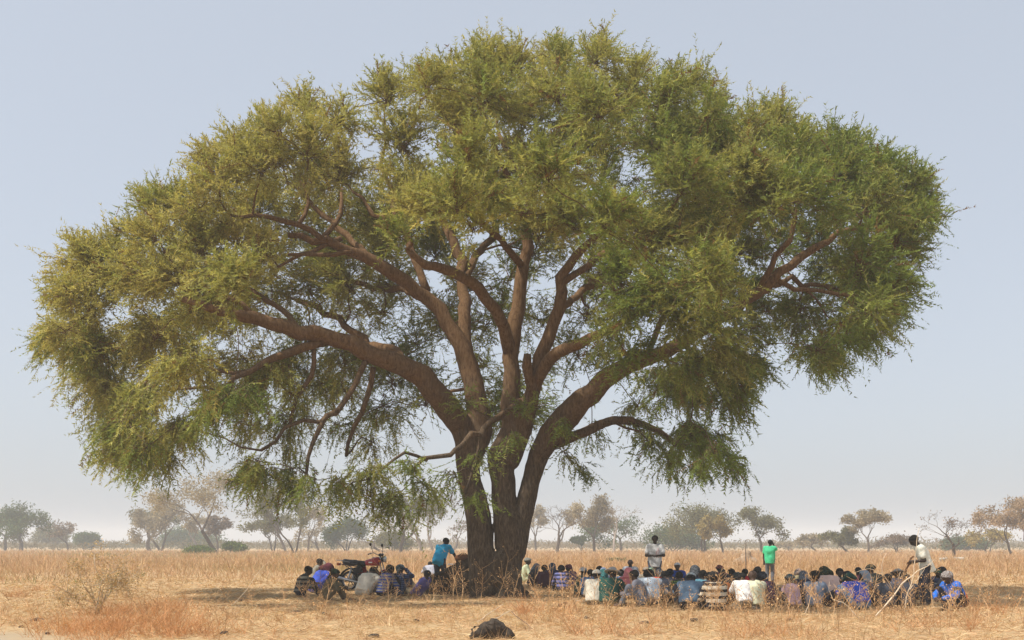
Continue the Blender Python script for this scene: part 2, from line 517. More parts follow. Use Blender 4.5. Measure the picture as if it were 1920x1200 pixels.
def build_big_tree():
    wood = MB()
    lines = []
    for li, L in enumerate(LIMBS):
        pts = np.array([PX(u, v, TY + dy) for u, v, dy, r in L])
        rad = np.array([r * (0.94 if v < 760 else 1.0) * (TY + dy) / F_PX for u, v, dy, r in L])
        p, r = smooth_line(pts, rad, 0.35)
        w = np.clip(0.012 / np.maximum(r, 0.02), 0, 0.5)[:, None] * 0.3
        p = p + rng.normal(size=p.shape) * 0.05 * np.clip(np.linspace(0, 2, len(p)), 0, 1)[:, None] * (r[:, None] < 0.35)
        lines.append((p, r))
        wood.tube(p, r * 0.95, 10 if r[0] > 0.15 else 7, wob=0.05)
    # lower trunk as one flowing surface
    lo = np.array([-4.6, TY - 2.2, -0.25]); hi = np.array([3.6, TY + 2.2, 6.6]); vox = 0.06
    g = grid(lo, hi, vox)
    d = np.full(g.shape[:3], 5.0)
    def put(d, a, b, ra, rb, k):
        pad = max(ra, rb) + 0.45
        i0 = np.clip(((np.minimum(a, b) - pad - lo) / vox).astype(int), 0, None); i1 = ((np.maximum(a, b) + pad - lo) / vox).astype(int) + 1
        s = tuple(slice(i0[q], min(i1[q], d.shape[q])) for q in range(3))
        if min(x.stop - x.start for x in s) <= 0: return
        q = sd_seg(g[s], a, b, ra, rb)
        d[s] = smin(d[s], q, k) if k > 0 else np.minimum(d[s], q)
    for p, r in lines:
        dl = np.full(g.shape[:3], 5.0); used = False
        for i in range(len(p) - 1):
            if p[i][2] < 6.3 and r[i] > 0.1: put(dl, p[i], p[i + 1], r[i], r[i + 1], 0); used = True
        if used: d = smin(d, dl, 0.03)
    # root flare and knots
    d1 = np.full(g.shape[:3], 5.0)
    for ang, ln, rr in ((0.3, .8, .2), (1.5, .9, .25), (2.6, 1.1, .22), (3.5, 1.1, .2), (4.5, 0.6, .2), (5.5, .75, .2)):
        c = np.array([(948 - U_MID) * TY / F_PX, TY, 0])
        e = c + np.array([math.cos(ang), math.sin(ang), 0]) * ln
        put(d1, c + np.array([0, 0, .5]), e + np.array([0, 0, -.1]), .24, rr * .5, 0.1)
    d = smin(d, d1, 0.12)
    for u, v, dy, rr in ((938, 1050, -.35, .2), (932, 1062, -.4, .2), (958, 1082, -.25, .18), (950, 1095, -.3, .18), (948, 978, -.3, .16), (970, 1092, -.2, .17), (926, 1085, -.3, .22), (915, 1040, -.2, .2), (962, 1110, -.3, .2)):
        q = PX(u, v, TY + dy); put(d, q, q + np.array([0, 0, .1]), rr * .9, rr * .9, 0.1)
    dd = d + 0.018 * vnoise(g * np.array([1, 1, .45]), 5.0, 7) + 0.012 * vnoise(g * np.array([1, 1, .5]), 11.0, 8)
    V, Q = surface_nets(g, dd)
    wood.add(V, Q)

    # foliage clumps inside the crown's envelope
    cand = rng.uniform([60, 40], [1790, 940], size=(30000, 2))
    ok = in_poly(cand[:, 0], cand[:, 1], SIL)
    cand = cand[ok]; ed = edge_dist(cand[:, 0], cand[:, 1], SIL)
    cand = cand[ed > 30]; ed = ed[ed > 30]
    keep = []
    for i in range(len(cand)):
        sp = 58 if ed[i] < 75 else 68
        if all((cand[i][0] - cand[j][0]) ** 2 + (cand[i][1] - cand[j][1]) ** 2 > sp * sp for j in keep): keep.append(i)
    us = np.arange(60, 1800, 10)
    vtop = []
    for u in us:
        vs = np.arange(30, 900, 6.0)
        m = in_poly(np.full(len(vs), float(u)), vs, SIL)
        vtop.append(vs[m][0] if m.any() else 500)
    vtop = np.array(vtop)
    clumps = []
    for i in keep:
        u, v = cand[i]
        xn = np.clip(abs(u - 930) / 880, 0, 1)
        D = 7.4 * math.sqrt(1 - xn ** 2) + 1.0
        t = np.clip((v - np.interp(u, us, vtop)) / 300, 0.02, 1)
        D *= math.sqrt(t)
        inwin = any(((u - a) / c) ** 2 + ((v - b) / e) ** 2 < 1 for a, b, c, e in WINDOWS)
        nearwin = any(((u - a) / (c + 42)) ** 2 + ((v - b) / (e + 42)) ** 2 < 1 for a, b, c, e in WINDOWS)
        low_mid = 620 < v < 900 and 620 < u < 1130
        r = float(np.clip(ed[i] * 0.9, 44, 82)) * rng.uniform(0.9, 1.15)
        if rng.random() < (0.85 if inwin else 0.75 if low_mid else 0.8):
            clumps.append((u, v, rng.uniform(0.15, 0.9) * D, r, 0.42 if (inwin or low_mid) else 0.9))
        if not nearwin and not low_mid and rng.random() < 0.97:
            clumps.append((u, v, -rng.uniform(0.3, 1.0) * D * 1.18, r * 0.95, 1.0))
        if t > 0.6 and not inwin and not low_mid and rng.random() < 0.5:
            clumps.append((u + rng.normal() * 20, v + rng.normal() * 20, rng.uniform(-0.5, 0.5) * D, r * 0.9, 0.8))
    # hand placed ones: the near hanging masses and the low spray
    for u, v, dy, r, q in ((800,410,-6,75,1.1),(880,360,-6.5,85,1.1),(890,430,-7,60,1),(760,450,-5,50,.8),(980,400,-5,75,1),(1075,430,-5,65,1),
        (1150,610,-6,60,1.2),(1225,580,-6.5,80,1.3),(1300,600,-6,80,1.2),(1350,650,-5,65,1.1),(1180,670,-5.5,50,1),(1290,690,-5,60,1),(1370,720,-4,55,1),
        (1280,360,-6,80,1.1),(1390,380,-5.5,80,1.1),(1230,460,-5,70,1),
        (690,890,-5,55,1.1),(640,905,-5.2,45,1),(740,930,-4.6,45,1),(800,915,-4,40,.8),(590,900,-5.2,30,.7),(850,890,-3,34,.6),(770,875,-4.4,35,.8),(895,930,-2.7,28,.5),(905,850,-2.2,26,.4),(960,820,-2,26,.35),(985,770,-1.6,28,.4),(880,760,-1.4,30,.35),(1050,800,-1.4,24,.35),(1060,850,-.5,22,.3),(1090,880,.4,22,.3),(700,830,2,50,.4),(800,760,3,60,.4),(720,760,4,60,.4),(640,800,3,50,.45),(1110,800,3,40,.3),(1190,800,.8,36,.6),(1250,860,1,40,.7),(1300,880,1.1,36,.7),(1370,870,1.3,36,.7),(1340,820,1,40,.8),(1290,800,.4,45,.8),
        (1500,290,-1,58,1),(1440,250,0,58,1),(1590,305,-1,58,1),(1655,350,0,58,1),(1690,420,-1,56,1),(1600,385,-2,65,1),(1550,340,.5,60,1),(1680,500,0,52,.9),(205,490,-1,52,1),(330,400,-1.5,55,1),(290,460,-1.5,55,1),(410,320,-1,55,1),(480,280,-1,55,1),(230,540,-1,60,1),(170,620,-.5,58,1),(190,700,-1,55,1),(1700,390,.3,50,.9),(150,500,-1,60,1),(130,560,0,55,1),(110,640,1,45,.9),(230,840,-2,50,1),(300,850,-2,45,1),(500,890,-3,45,.9),(550,880,-3,42,.9),(1660,560,0,55,.8),(1620,620,0,50,.7),(1540,660,0,45,.7)):
        clumps.append((u, v, dy, r, q))
    for k in range(26):
        clumps.append((rng.uniform(640, 1140), rng.uniform(560, 800), rng.uniform(2.5, 7.5), rng.uniform(45, 70), 0.38))
    base = np.array([(930 - U_MID) * TY / F_PX, TY, 2.0])
    nodes = [np.concatenate([p[2:] for p, r in lines])]; nrad = [np.concatenate([r[2:] for p, r in lines])]
    C = np.array([PX(u, v, TY + dy) for u, v, dy, r, q in clumps])
    R = np.array([r * (TY + dy) / F_PX for u, v, dy, r, q in clumps])
    allN = nodes[0]; allR = nrad[0]
    order = np.argsort([np.min(np.linalg.norm(allN - c, axis=1)) for c in C])
    LB, LD, LS, LL, LW, LC = [], [], [], [], [], []
    TWa, TWb = [], []
    for ci in order:
        c = C[ci]; u, v, dy, rpx, dens = clumps[ci]; rr = R[ci]
        dist = np.linalg.norm(allN - c, axis=1)
        inward = np.linalg.norm(allN - base, axis=1) - np.linalg.norm(c - base) + 0.3
        cost = dist + 1.2 * np.maximum(inward, 0) + 0.5 * np.maximum(allN[:, 2] - c[2] - 0.5, 0)
        k = int(np.argmin(cost))
        a = allN[k]; Lb = dist[k]
        out = nrm(c - base)
        r0 = min(allR[k] * 0.75, 0.016 + 0.016 * Lb)
        m1 = a + (c - a) * 0.35 + np.array([0, 0, 0.10 * Lb]) + rng.normal(size=3) * 0.1 * Lb
        m2 = a + (c - a) * 0.7 + np.array([0, 0, 0.12 * Lb]) + rng.normal(size=3) * 0.08 * Lb
        nk = max(4, int(Lb / 0.4))
        p = bez(a, m1, m2, c, nk); r = np.linspace(r0, max(0.013, r0 * 0.35), nk)
        p[1:-1] += rng.normal(size=(nk - 2, 3)) * 0.04
        wood.tube(p, r, 5, cap=False)
        allN = np.vstack([allN, p[1:]]); allR = np.concatenate([allR, r[1:]])
        # branchlets through the clump
        nb = int(11 * (rr / 1.0) ** 1.2) + 4
        dirs = nrm(rng.normal(size=(nb, 3)) + out * 0.5 + np.array([0, 0, 0.35]))
        droop = np.clip((v - 480) / 250, 0, 1) * (0.9 if abs(u - 930) > 250 or v > 780 else 0.4)
        base_pts, base_dir = [], []
        for d_ in dirs:
            ln = rr * rng.uniform(0.7, 1.15)
            e = c + d_ * ln * np.array([1, 1, 0.8]) - np.array([0, 0, droop * ln * 0.8])
            mid = c + d_ * ln * 0.55 + np.array([0, 0, 0.1 * ln])
            q = bez(c + rng.normal(size=3) * 0.05, c + d_ * ln * 0.3, mid, e, 5)
            wood.tube(q, np.linspace(0.013, 0.005, 5), 3, cap=False)
            tt = rng.uniform(0.2, 1.0, size=max(5, int(20 * dens * ln)))
            ii = np.clip((tt * 4).astype(int), 0, 3); ff = (tt * 4 - ii)[:, None]
            base_pts.append(q[ii] * (1 - ff) + q[ii + 1] * ff)
            base_dir.append(np.repeat((nrm(q[-1] - q[1]))[None], len(tt), 0))
        bp = np.concatenate(base_pts); bd = np.concatenate(base_dir)
        n = len(bp)
        bp = bp + rng.normal(size=(n, 3)) * 0.10
        topness = np.clip((bp[:, 2:3] - c[2]) / rr, -1, 1)
        dr = nrm(bd * 0.75 + rng.normal(size=(n, 3)) * 0.55 + out * 0.2 + UP * (0.35 * np.maximum(topness, 0) * (1 - droop) - 0.75 * droop))
        ln = rng.uniform(0.28, 0.62, size=n) * np.where(rng.random(n) < 0.05, 1.8, 1.0)
        TWa.append(bp); TWb.append(bp + dr * ln[:, None])
        # leaves of each sprig
        nl = 16
        t = np.tile(np.linspace(0.12, 1.0, nl), (n, 1)) + rng.normal(size=(n, nl)) * 0.03
        pos = bp[:, None] + dr[:, None] * (ln[:, None] * t)[..., None] - UP * (0.10 * (t ** 2) * ln[:, None])[..., None]
        side = nrm(np.cross(dr, UP + rng.normal(size=(n, 3)) * 0.5))
        sg = np.where(np.arange(nl) % 2 == 0, 1.0, -1.0)[None, :, None]
        ld = nrm(dr[:, None] * 0.75 + side[:, None] * sg * 0.85 + rng.normal(size=(n, nl, 3)) * 0.33)
        ls = nrm(np.cross(ld, nrm(UP * 0.8 + rng.normal(size=(n, nl, 3)) * 0.8)))
        LB.append(pos.reshape(-1, 3)); LD.append(ld.reshape(-1, 3)); LS.append(ls.reshape(-1, 3))
        m = n * nl
        LL.append(rng.uniform(0.075, 0.145, m)); LW.append(rng.uniform(0.026, 0.042, m))
        # natural colour: drier, yellower leaves on the left and top of the crown
        dry = 0.60 - 0.42 * (u - 700) / 900 - 0.35 * (v - 350) / 400 + rng.normal() * 0.16
        dry = np.clip(dry + rng.normal(size=(n, 1)) * 0.16, 0, 1)
        g0 = np.array([0.185, 0.240, 0.062]); g1 = np.array([0.48, 0.42, 0.145])
        colr = (g0 * (1 - dry) + g1 * dry) * np.exp(rng.normal(size=(n, 1)) * 0.14)
        old = rng.random((n, 1)) < 0.03
        colr = np.where(old, np.array([0.20, 0.12, 0.05]), colr)
        LC.append(np.repeat(colr, nl * 3, 0))
    A = np.concatenate(TWa); B_ = np.concatenate(TWb)
    s = nrm(np.cross(B_ - A, rng.normal(size=A.shape))) * 0.006
    Vt = np.stack([A - s, A + s, B_], 1).reshape(-1, 3)
    V, Q = spikes(np.concatenate(LB), np.concatenate(LD), np.concatenate(LS), np.concatenate(LL), np.concatenate(LW))
    print('clumps', len(clumps), 'sprigs', len(A), 'leaves', len(Q))
    root = empty('acacia_tree', (base[0], TY, 0), label='huge spreading green acacia tree whose twin trunk shades the seated crowd', cat='tree')
    off = np.array([base[0], TY, 0])
    def shift(me_v): return me_v - off
    wood.V = [shift(x) for x in wood.V]
    add_obj('trunk', wood.mesh('acacia_trunk'), M_BARK, root)
    add_obj('twigs', mesh_from('acacia_twigs', shift(Vt), None, np.arange(len(Vt)).reshape(-1, 3), False), M_TWIG, root, kind='stuff')
    add_obj('crown', mesh_from('acacia_crown', shift(V), None, Q, False, np.concatenate(LC)), M_LEAF, root, kind='stuff')
build_big_tree()

# ------------------------------------------------------------------ trees of the plain behind
M_BGBARK = plain('grey_brown_bark', (0.11, 0.086, 0.068), 0.95, var=0.35, scale=3)
M_BGPALE = plain('pale_dead_bark', (0.26, 0.21, 0.17), 0.95, var=0.3, scale=3)
M_BGLEAF = leaf_mat('savanna_leaf', 0.3)

def far_tree(u, vb, vt, wpx, kind, col, label, lean=0.0, stems=1, leafy=1.0, split=0.35, pale=False, seed=0, name='savanna_tree', dist=None, levels=None, group=None, horiz=0.0):
    """kind: 'bare', 'open' (leaves on thin branches), 'round' (dense crown), 'bush'"""
    r = np.random.default_rng(seed * 7 + 13)
    Y = dist * 1.5 if dist else F_PX * (CAM_H - 0.5) / (vb - V_HOR) * 1.9
    H = CAM_H + (V_HOR - vt) * Y / F_PX
    W = wpx * Y / F_PX
    wood = MB(); ends = []; segs = []
    LV = levels or (6 if kind == 'bare' else 5)
    def grow(p, d, L, rad, lv):
        k = 4
        pts = [p]; dd = d
        for i in range(k - 1):
            dd = nrm(dd + r.normal(size=3) * (0.13 if lv == 0 else 0.2) + UP * (0.05 if lv < 3 else 0.02))
            pts.append(pts[-1] + dd * L / (k - 1))
        pts = np.array(pts)
        r1 = rad * (0.78 if lv == 0 else 0.62)
        segs.append((pts, np.linspace(rad, r1, k), lv))
        if lv >= LV - 1:
            ends.append((pts[-1], dd)); return
        if lv >= LV - 2: ends.append((pts[-1], dd))
        nch = int(r.choice([2, 3, 3])) if lv < LV - 1 else 2
        az = r.uniform(0, 6.28)
        for c in range(nch):
            a = az + c * 6.28 / nch + r.normal() * 0.4
            sp = r.uniform(0.35, 0.75) * (1.25 if kind in ('round', 'bush') else 1.0)
            if c == 0: sp *= 0.5
            perp = nrm(np.cross(dd, [math.cos(a), math.sin(a), 0.3]))
            nd = nrm(dd * math.cos(sp) + perp * math.sin(sp) + UP * 0.08 - UP * horiz * 0.3)
            grow(pts[-1] if c < 2 else pts[2], nd, L * r.uniform(0.62, 0.85), r1 * (0.8 if c == 0 else 0.62), lv + 1)
    for s in range(stems):
        d0 = nrm(np.array([lean + (0 if stems == 1 else (s - (stems - 1) / 2) * 0.5) + r.normal() * 0.06, r.normal() * 0.12, 1.0]))
        x0 = 0 if stems == 1 else (s - (stems - 1) / 2) * 0.03
        grow(np.array([x0, r.normal() * 0.05, -0.02]), d0, split, 0.032 if stems == 1 else 0.026, 0)
    E = np.array([e[0] for e in ends]); ED = np.array([e[1] for e in ends])
    zmax = np.percentile(E[:, 2], 97); xs = np.percentile(E[:, 0], [4, 96]); ys = np.percentile(E[:, 1], [4, 96])
    sz = H * (0.96 if kind == 'bare' else 0.9) / zmax
    sx = W * (0.95 if kind == 'bare' else 0.86) / (xs[1] - xs[0]); sy = W * 0.9 / (ys[1] - ys[0])
    S = np.array([sx, sy, sz])
    gm = (sx * sz) ** 0.5
    for pts, rad, lv in segs:
        wood.tube(pts * S, np.maximum(rad * gm * (1.0 if lv < 3 else 0.95), Y * 0.00011), (7, 6, 5, 4, 3, 3, 3)[lv], cap=False)
    cx = (vb is not None)
    root = empty(name, ((u - U_MID) * Y / F_PX, Y, -0.03), label=label, cat='shrub' if kind == 'bush' else 'tree', group=group)
    add_obj('trunk', wood.mesh(name + '_trunk'), M_BGPALE if pale else M_BGBARK, root)
    if leafy > 0:
        E = E * S
        per = {'bare': 5, 'open': 40, 'round': 60, 'bush': 50}[kind] * leafy
        n = max(60, int(len(E) * per)); n = min(n, 6500)
        ii = r.integers(0, len(E), n)
        sig = {'bare': 0.05, 'open': 0.052, 'round': 0.075, 'bush': 0.09}[kind] * W
        B = E[ii] + r.normal(size=(n, 3)) * sig * np.array([1, 1, 0.8])
        B = B[B[:, 2] > 0.1]; n = len(B)
        D = nrm(r.normal(size=(n, 3)) + np.array([0, 0, -0.2])); Sd = nrm(np.cross(D, r.normal(size=(n, 3))))
        ls = Y * 0.0019
        V, Q = spikes(B, D, Sd, ls * r.uniform(0.7, 1.4, n), ls * 0.6 * r.uniform(0.7, 1.3, n))
        cl = np.array(col) * np.exp(r.normal(size=(n, 1)) * 0.22) * (1 + 0.25 * vnoise(B, 5.0 / W, seed))[:, None]
        add_obj('crown', mesh_from(name + '_crown', V, None, Q, False, np.repeat(cl, 3, 0)), M_BGLEAF, root, kind='stuff')
    return root

TAN = (0.31, 0.255, 0.165); OLV = (0.15, 0.145, 0.065); GRN = (0.085, 0.12, 0.045); YEL = (0.31, 0.24, 0.09); ORG = (0.32, 0.225, 0.14); DKG = (0.06, 0.09, 0.04); BRN = (0.2, 0.15, 0.11)
BG = [
 (6,1036,958,80,'round',OLV,dict(label='brownish round tree cut by the picture edge beside a green tree')),
 (37,1037,947,92,'round',GRN,dict(label='leafy green tree standing alone over low bushes',split=.3)),
 (100,1032,994,60,'bush',OLV,dict(label='low olive bush between the green tree and a bare tree',stems=3,name='savanna_bush')),
 (128,1036,978,50,'bare',BRN,dict(label='small bare tree with reddish twigs behind the thorn shrub',leafy=1.0)),
 (157,1034,1001,38,'bush',GRN,dict(label='small green bush beside the small bare tree',stems=2,name='savanna_bush')),
 (282,1036,950,70,'open',OLV,dict(label='thin olive tree leaning left beside a forked trunk',lean=-.35,leafy=1.2)),
 (303,1037,940,84,'open',TAN,dict(label='forked tan tree with a pale double trunk',stems=2,leafy=1.2)),
 (399,1040,877,160,'open',TAN,dict(label='tall tan feathery tree with a dark curved leaning trunk',lean=-.35,leafy=2.2,split=.5,dist=118)),
 (372,1036,960,56,'open',TAN,dict(label='slim tan tree leaning under the tall tan tree',lean=-.4)),
 (409,1038,965,44,'open',BRN,dict(label='slim dark brown tree against the tall tan trunk')),
 (350,1031,996,90,'bush',GRN,dict(label='far green bush seen between the tan trunks',stems=3,name='savanna_bush',dist=230)),
 (371,1045,1028,42,'bush',(.12,.16,.04),dict(label='bright green low shrub in the dry grass under the tan trees',stems=3,name='savanna_bush',levels=4)),
 (436,1043,1018,34,'bush',(.12,.16,.04),dict(label='bright green low shrub right of the tall tan trunk',stems=3,name='savanna_bush',levels=4)),
 (512,1038,962,64,'open',OLV,dict(label='short olive tree with a dark kinked trunk and one side stem',stems=2,leafy=.8)),
 (537,1040,905,80,'open',OLV,dict(label='slender tree with a straight pale trunk under the drooping acacia branch',leafy=.8,split=.6)),
 (553,1043,895,100,'open',OLV,dict(label='tall grey tree with two upright stems under the drooping acacia branch',stems=2,leafy=1.0,split=.6)),
 (578,1040,948,46,'bare',TAN,dict(label='thin nearly leafless tree with a kinked stem',leafy=2.5,split=.5)),
 (598,1034,985,50,'bare',TAN,dict(label='small faded bare tree beside the dense green bush',leafy=.6,dist=170)),
 (650,1038,972,70,'bush',DKG,dict(label='dense dark green rounded bush behind the motorcycle',stems=3,leafy=1.5,name='savanna_bush')),
 (735,1036,1000,60,'bush',OLV,dict(label='hazy olive bush behind a crooked bare trunk',stems=3,name='savanna_bush',dist=150)),
 (733,1042,1002,60,'bare',BRN,dict(label='crooked dark bare trunk with one long side branch behind the motorcycle',leafy=0,lean=-.5,levels=4)),
 (752,1043,925,90,'open',OLV,dict(label='slim tree with a leaning trunk left of the man in the blue shirt',lean=-.22,leafy=.9,split=.55)),
 (790,1037,955,80,'bare',TAN,dict(label='pale leafless spreading tree behind the man in the blue shirt',leafy=.5,pale=True)),
 (813,1038,925,70,'bare',OLV,dict(label='thin pale tree with a few leaves beside the acacia trunk',leafy=1.6,pale=True,split=.5)),
 (850,1036,975,50,'bare',BRN,dict(label='small bare tree just left of the acacia trunk',leafy=.5)),
 (1005,1036,945,50,'open',TAN,dict(label='faded tan tree partly behind the acacia trunk',leafy=.8,dist=170)),
 (1044,1042,947,86,'bare',BRN,dict(label='leafless grey tree with upswept branches right of the acacia trunk',leafy=0)),
 (1114,1041,928,92,'open',TAN,dict(label='tan leaved tree with a dark slanting stem beside a dead trunk',leafy=1.7)),
 (1152,1042,938,60,'bare',TAN,dict(label='pale dead trunk with broken leafless top',leafy=0,pale=True,lean=-.15,split=.55,levels=5)),
 (1165,1039,972,105,'round',GRN,dict(label='broad green tree behind the pale dead trunk',leafy=1.0)),
 (1090,1038,1004,24,'bush',DKG,dict(label='small dark green bush left of the tan leaved tree',stems=2,levels=4,name='savanna_bush')),
 (1262,1038,992,110,'bush',GRN,dict(label='wide low green bush behind the standing man in the white shirt',stems=4,leafy=1.5,name='savanna_bush')),
 (1318,1041,949,112,'round',OLV,dict(label='broad olive tree with a domed crown',leafy=1.2,stems=2)),
 (1358,1045,963,62,'open',YEL,dict(label='yellow leaved small tree with a dark twisting trunk',leafy=2.0,lean=.2)),
 (1428,1042,949,70,'round',OLV,dict(label='upright olive tree behind the man in the green shirt',leafy=1.1)),
 (1480,1037,1016,34,'bare',TAN,dict(label='tiny faded leafless shrub right of the man in the green shirt',leafy=1.0,levels=5)),
 (1532,1040,1002,56,'open',TAN,dict(label='pale hazy tan tree with a slanting stem',leafy=.8,lean=-.3,dist=150)),
 (1592,1043,988,66,'open',OLV,dict(label='olive brown tree leaning left beside a taller curved tree',leafy=1.2,lean=-.5)),
 (1630,1044,952,70,'open',TAN,dict(label='tall tree with a thick curved trunk and tan tuft crown',leafy=1.3,lean=-.12,split=.6)),
 (1682,1042,1004,68,'bare',BRN,dict(label='bare spreading shrub left of the man with the stick',leafy=.6,stems=2)),
 (1788,1053,962,100,'bare',BRN,dict(label='dark leafless tree with a stout forked trunk right of the man with the stick',leafy=.25)),
 (1812,1040,1012,66,'bush',GRN,dict(label='hazy green bush behind the dark leafless tree',stems=3,name='savanna_bush',dist=160)),
 (1850,1043,993,76,'open',YEL,dict(label='sparse tan tree left of the tall orange tree',leafy=.6,stems=2)),
 (1893,1046,928,96,'open',ORG,dict(label='tall orange tinted tree with a slanting trunk',leafy=1.1,lean=-.2,split=.5)),
 (1925,1047,935,80,'open',ORG,dict(label='orange tinted tree cut by the picture edge',leafy=1.1,split=.5)),
 (-40,1038,965,80,'open',OLV,dict(label='olive tree just beyond the green tree and the brownish tree')),
 (1985,1043,960,90,'open',TAN,dict(label='tan tree beyond the orange tinted trees',leafy=1.0)),
 (1155,1062,1052,34,'bush',(.13,.15,.05),dict(label='small green shrub in the dry grass behind the crowd',stems=3,name='savanna_bush',levels=4,dist=62)),
]
for i, (u, vb, vt, w, k, c, kw) in enumerate(BG):
    far_tree(u, vb, vt, w, k, c, seed=i + 1, **kw)

def far_woodland():
    n = 50000
    r = np.random.default_rng(77)
    Y = r.uniform(260, 620, n); X = r.uniform(-0.62, 0.62, n) * Y
    p = np.stack([X, Y, 0 * X], -1)
    h = 1.3 + 2.2 * np.clip(vnoise(p, 0.05, 21), 0, 1) + 1.2 * np.clip(vnoise(p, 0.14, 22), 0, 1)
    Z = r.uniform(0, 1, n) ** 0.7 * h
    B = np.stack([X, Y, Z], -1)
    D = nrm(r.normal(size=(n, 3)) + UP * 0.6); S = nrm(np.cross(D, r.normal(size=(n, 3))))
    V, Q = spikes(B, D, S, Y * 0.0026 * r.uniform(.6, 1.4, n), Y * 0.0010 * r.uniform(.6, 1.4, n))
    a = np.clip(0.5 + 0.6 * vnoise(p, 0.06, 23), 0, 1)[:, None]
    c = np.array([0.12, 0.12, 0.06]) * a + np.array([0.26, 0.19, 0.12]) * (1 - a)
    o = add_obj('far_woodland', mesh_from('far_woodland', V, None, Q, False, np.repeat(c, 3, 0)), M_BGLEAF, kind='stuff')
    o['label'] = 'hazy line of low distant scrub along the horizon'; o['category'] = 'scrub'
far_woodland()

# ------------------------------------------------------------------ people
def ik(a, c, l1, l2, pole):
    a = np.asarray(a, float); c = np.asarray(c, float); pole = np.asarray(pole, float)
    d = c - a; D = np.linalg.norm(d)
    if D > l1 + l2 - 0.005:
        c = a + d / D * (l1 + l2 - 0.005); d = c - a; D = np.linalg.norm(d)
    x = (l1 * l1 - l2 * l2 + D * D) / (2 * D)
    h = math.sqrt(max(l1 * l1 - x * x, 1e-6))
    e = d / D
    pp = pole - (pole @ e) * e
    pp = pp / max(np.linalg.norm(pp), 1e-6)
    return a + e * x + pp * h, c

# x to the person's right, y forward, z up; right limbs first, left is mirrored unless given
POSES = {
 'hug':    dict(pel=(0,0,.13), che=(0,.07,.42), nek=(0,.15,.585), hea=(0,.215,.70), face=(0,.9,-.35), hand=(.09,.42,.34), ehint=(.6,-.2,-.7), foot=(.13,.50,.07), khint=(.25,.3,1)),
 'bow':    dict(pel=(0,0,.15), che=(0,.17,.42), nek=(0,.30,.54), hea=(0,.40,.61), face=(0,.6,-.8), hand=(.13,.52,.25), ehint=(.8,0,-.4), foot=(.16,.46,.07), khint=(.5,.3,1)),
 'cross':  dict(pel=(0,0,.13), che=(0,.03,.44), nek=(0,.07,.63), hea=(0,.11,.76), face=(0,1,-.12), hand=(.14,.36,.24), ehint=(.8,-.3,-.4), foot=(-.10,.36,.08), khint=(1,.5,.25)),
 'squat':  dict(pel=(0,-.02,.22), che=(0,.17,.48), nek=(0,.27,.63), hea=(0,.34,.74), face=(0,.9,-.4), hand=(.12,.54,.30), ehint=(.8,0,-.4), foot=(.15,.22,.06), khint=(.4,1,.5)),
 'lean':   dict(pel=(0,0,.20), che=(.02,.17,.52), nek=(.02,.29,.67), hea=(.02,.39,.75), face=(0,.7,-.7), hand=(.30,.44,.12), ehint=(1,-.2,.2), foot=(.12,-.20,.05), khint=(.5,1,.1)),
 'raise':  dict(pel=(0,0,.13), che=(0,.05,.43), nek=(0,.10,.61), hea=(0,.15,.735), face=(0,1,-.2), hand=(.08,.30,.72), ehint=(.8,.3,-.8), handl=(-.12,.42,.36), foot=(.14,.50,.07), khint=(.3,.3,1)),
 'recline':dict(pel=(0,.05,.13), che=(0,-.20,.38), nek=(0,-.30,.55), hea=(0,-.33,.68), face=(0,1,-.05), hand=(.28,.06,.12), ehint=(.8,-.6,0), foot=(.12,.62,.07), khint=(.2,.2,1), footl=(-.12,.86,.07)),
 'side':   dict(pel=(0,0,.13), che=(.03,.08,.42), nek=(.06,.15,.59), hea=(.09,.19,.71), face=(.55,.8,-.25), hand=(.24,.40,.36), ehint=(.8,-.3,-.6), handl=(-.06,.44,.30), foot=(.15,.50,.07), khint=(.4,.3,1), footl=(-.12,.44,.07)),
 'turn':   dict(pel=(0,0,.13), che=(0,.03,.43), nek=(0,.06,.62), hea=(-.02,.10,.75), face=(-.8,.6,-.1), hand=(.16,.38,.30), ehint=(.8,-.3,-.5), foot=(.20,.40,.08), khint=(.8,.5,.6)),
 'stand_hands': dict(pel=(0,0,.95), che=(0,.0,1.27), nek=(0,.0,1.47), hea=(0,.025,1.615), face=(0,1,-.05), hand=(.07,.24,1.13), ehint=(.8,-.4,-.6), foot=(.12,0,.08), khint=(0,1,0)),
 'stand_phone': dict(pel=(0,0,.95), che=(0,-.01,1.27), nek=(0,0,1.47), hea=(.02,.03,1.61), face=(.25,1,-.25), hand=(.13,.14,1.53), ehint=(.4,.35,-.9), handl=(-.24,.05,.80), foot=(.11,0,.08), khint=(0,1,0)),
 'stand_stick': dict(pel=(0,-.03,.95), che=(0,.05,1.25), nek=(0,.14,1.43), hea=(0,.24,1.55), face=(0,.75,-.65), hand=(.10,.26,1.02), ehint=(.5,-.9,-.2), handl=(-.10,.28,1.06), foot=(.10,.02,.08), khint=(0,1,0), footl=(-.10,-.08,.08)),
 'stoop':  dict(pel=(0,-.08,.93), che=(0,.10,1.19), nek=(0,.23,1.35), hea=(0,.32,1.46), face=(0,.75,-.65), hand=(.30,.52,.86), ehint=(.8,-.3,.2), handl=(-.22,.30,.72), foot=(.13,0,.08), khint=(0,1,0), footl=(-.14,-.12,.08)),
}
def mir(p): return np.array([-p[0], p[1], p[2]], float)

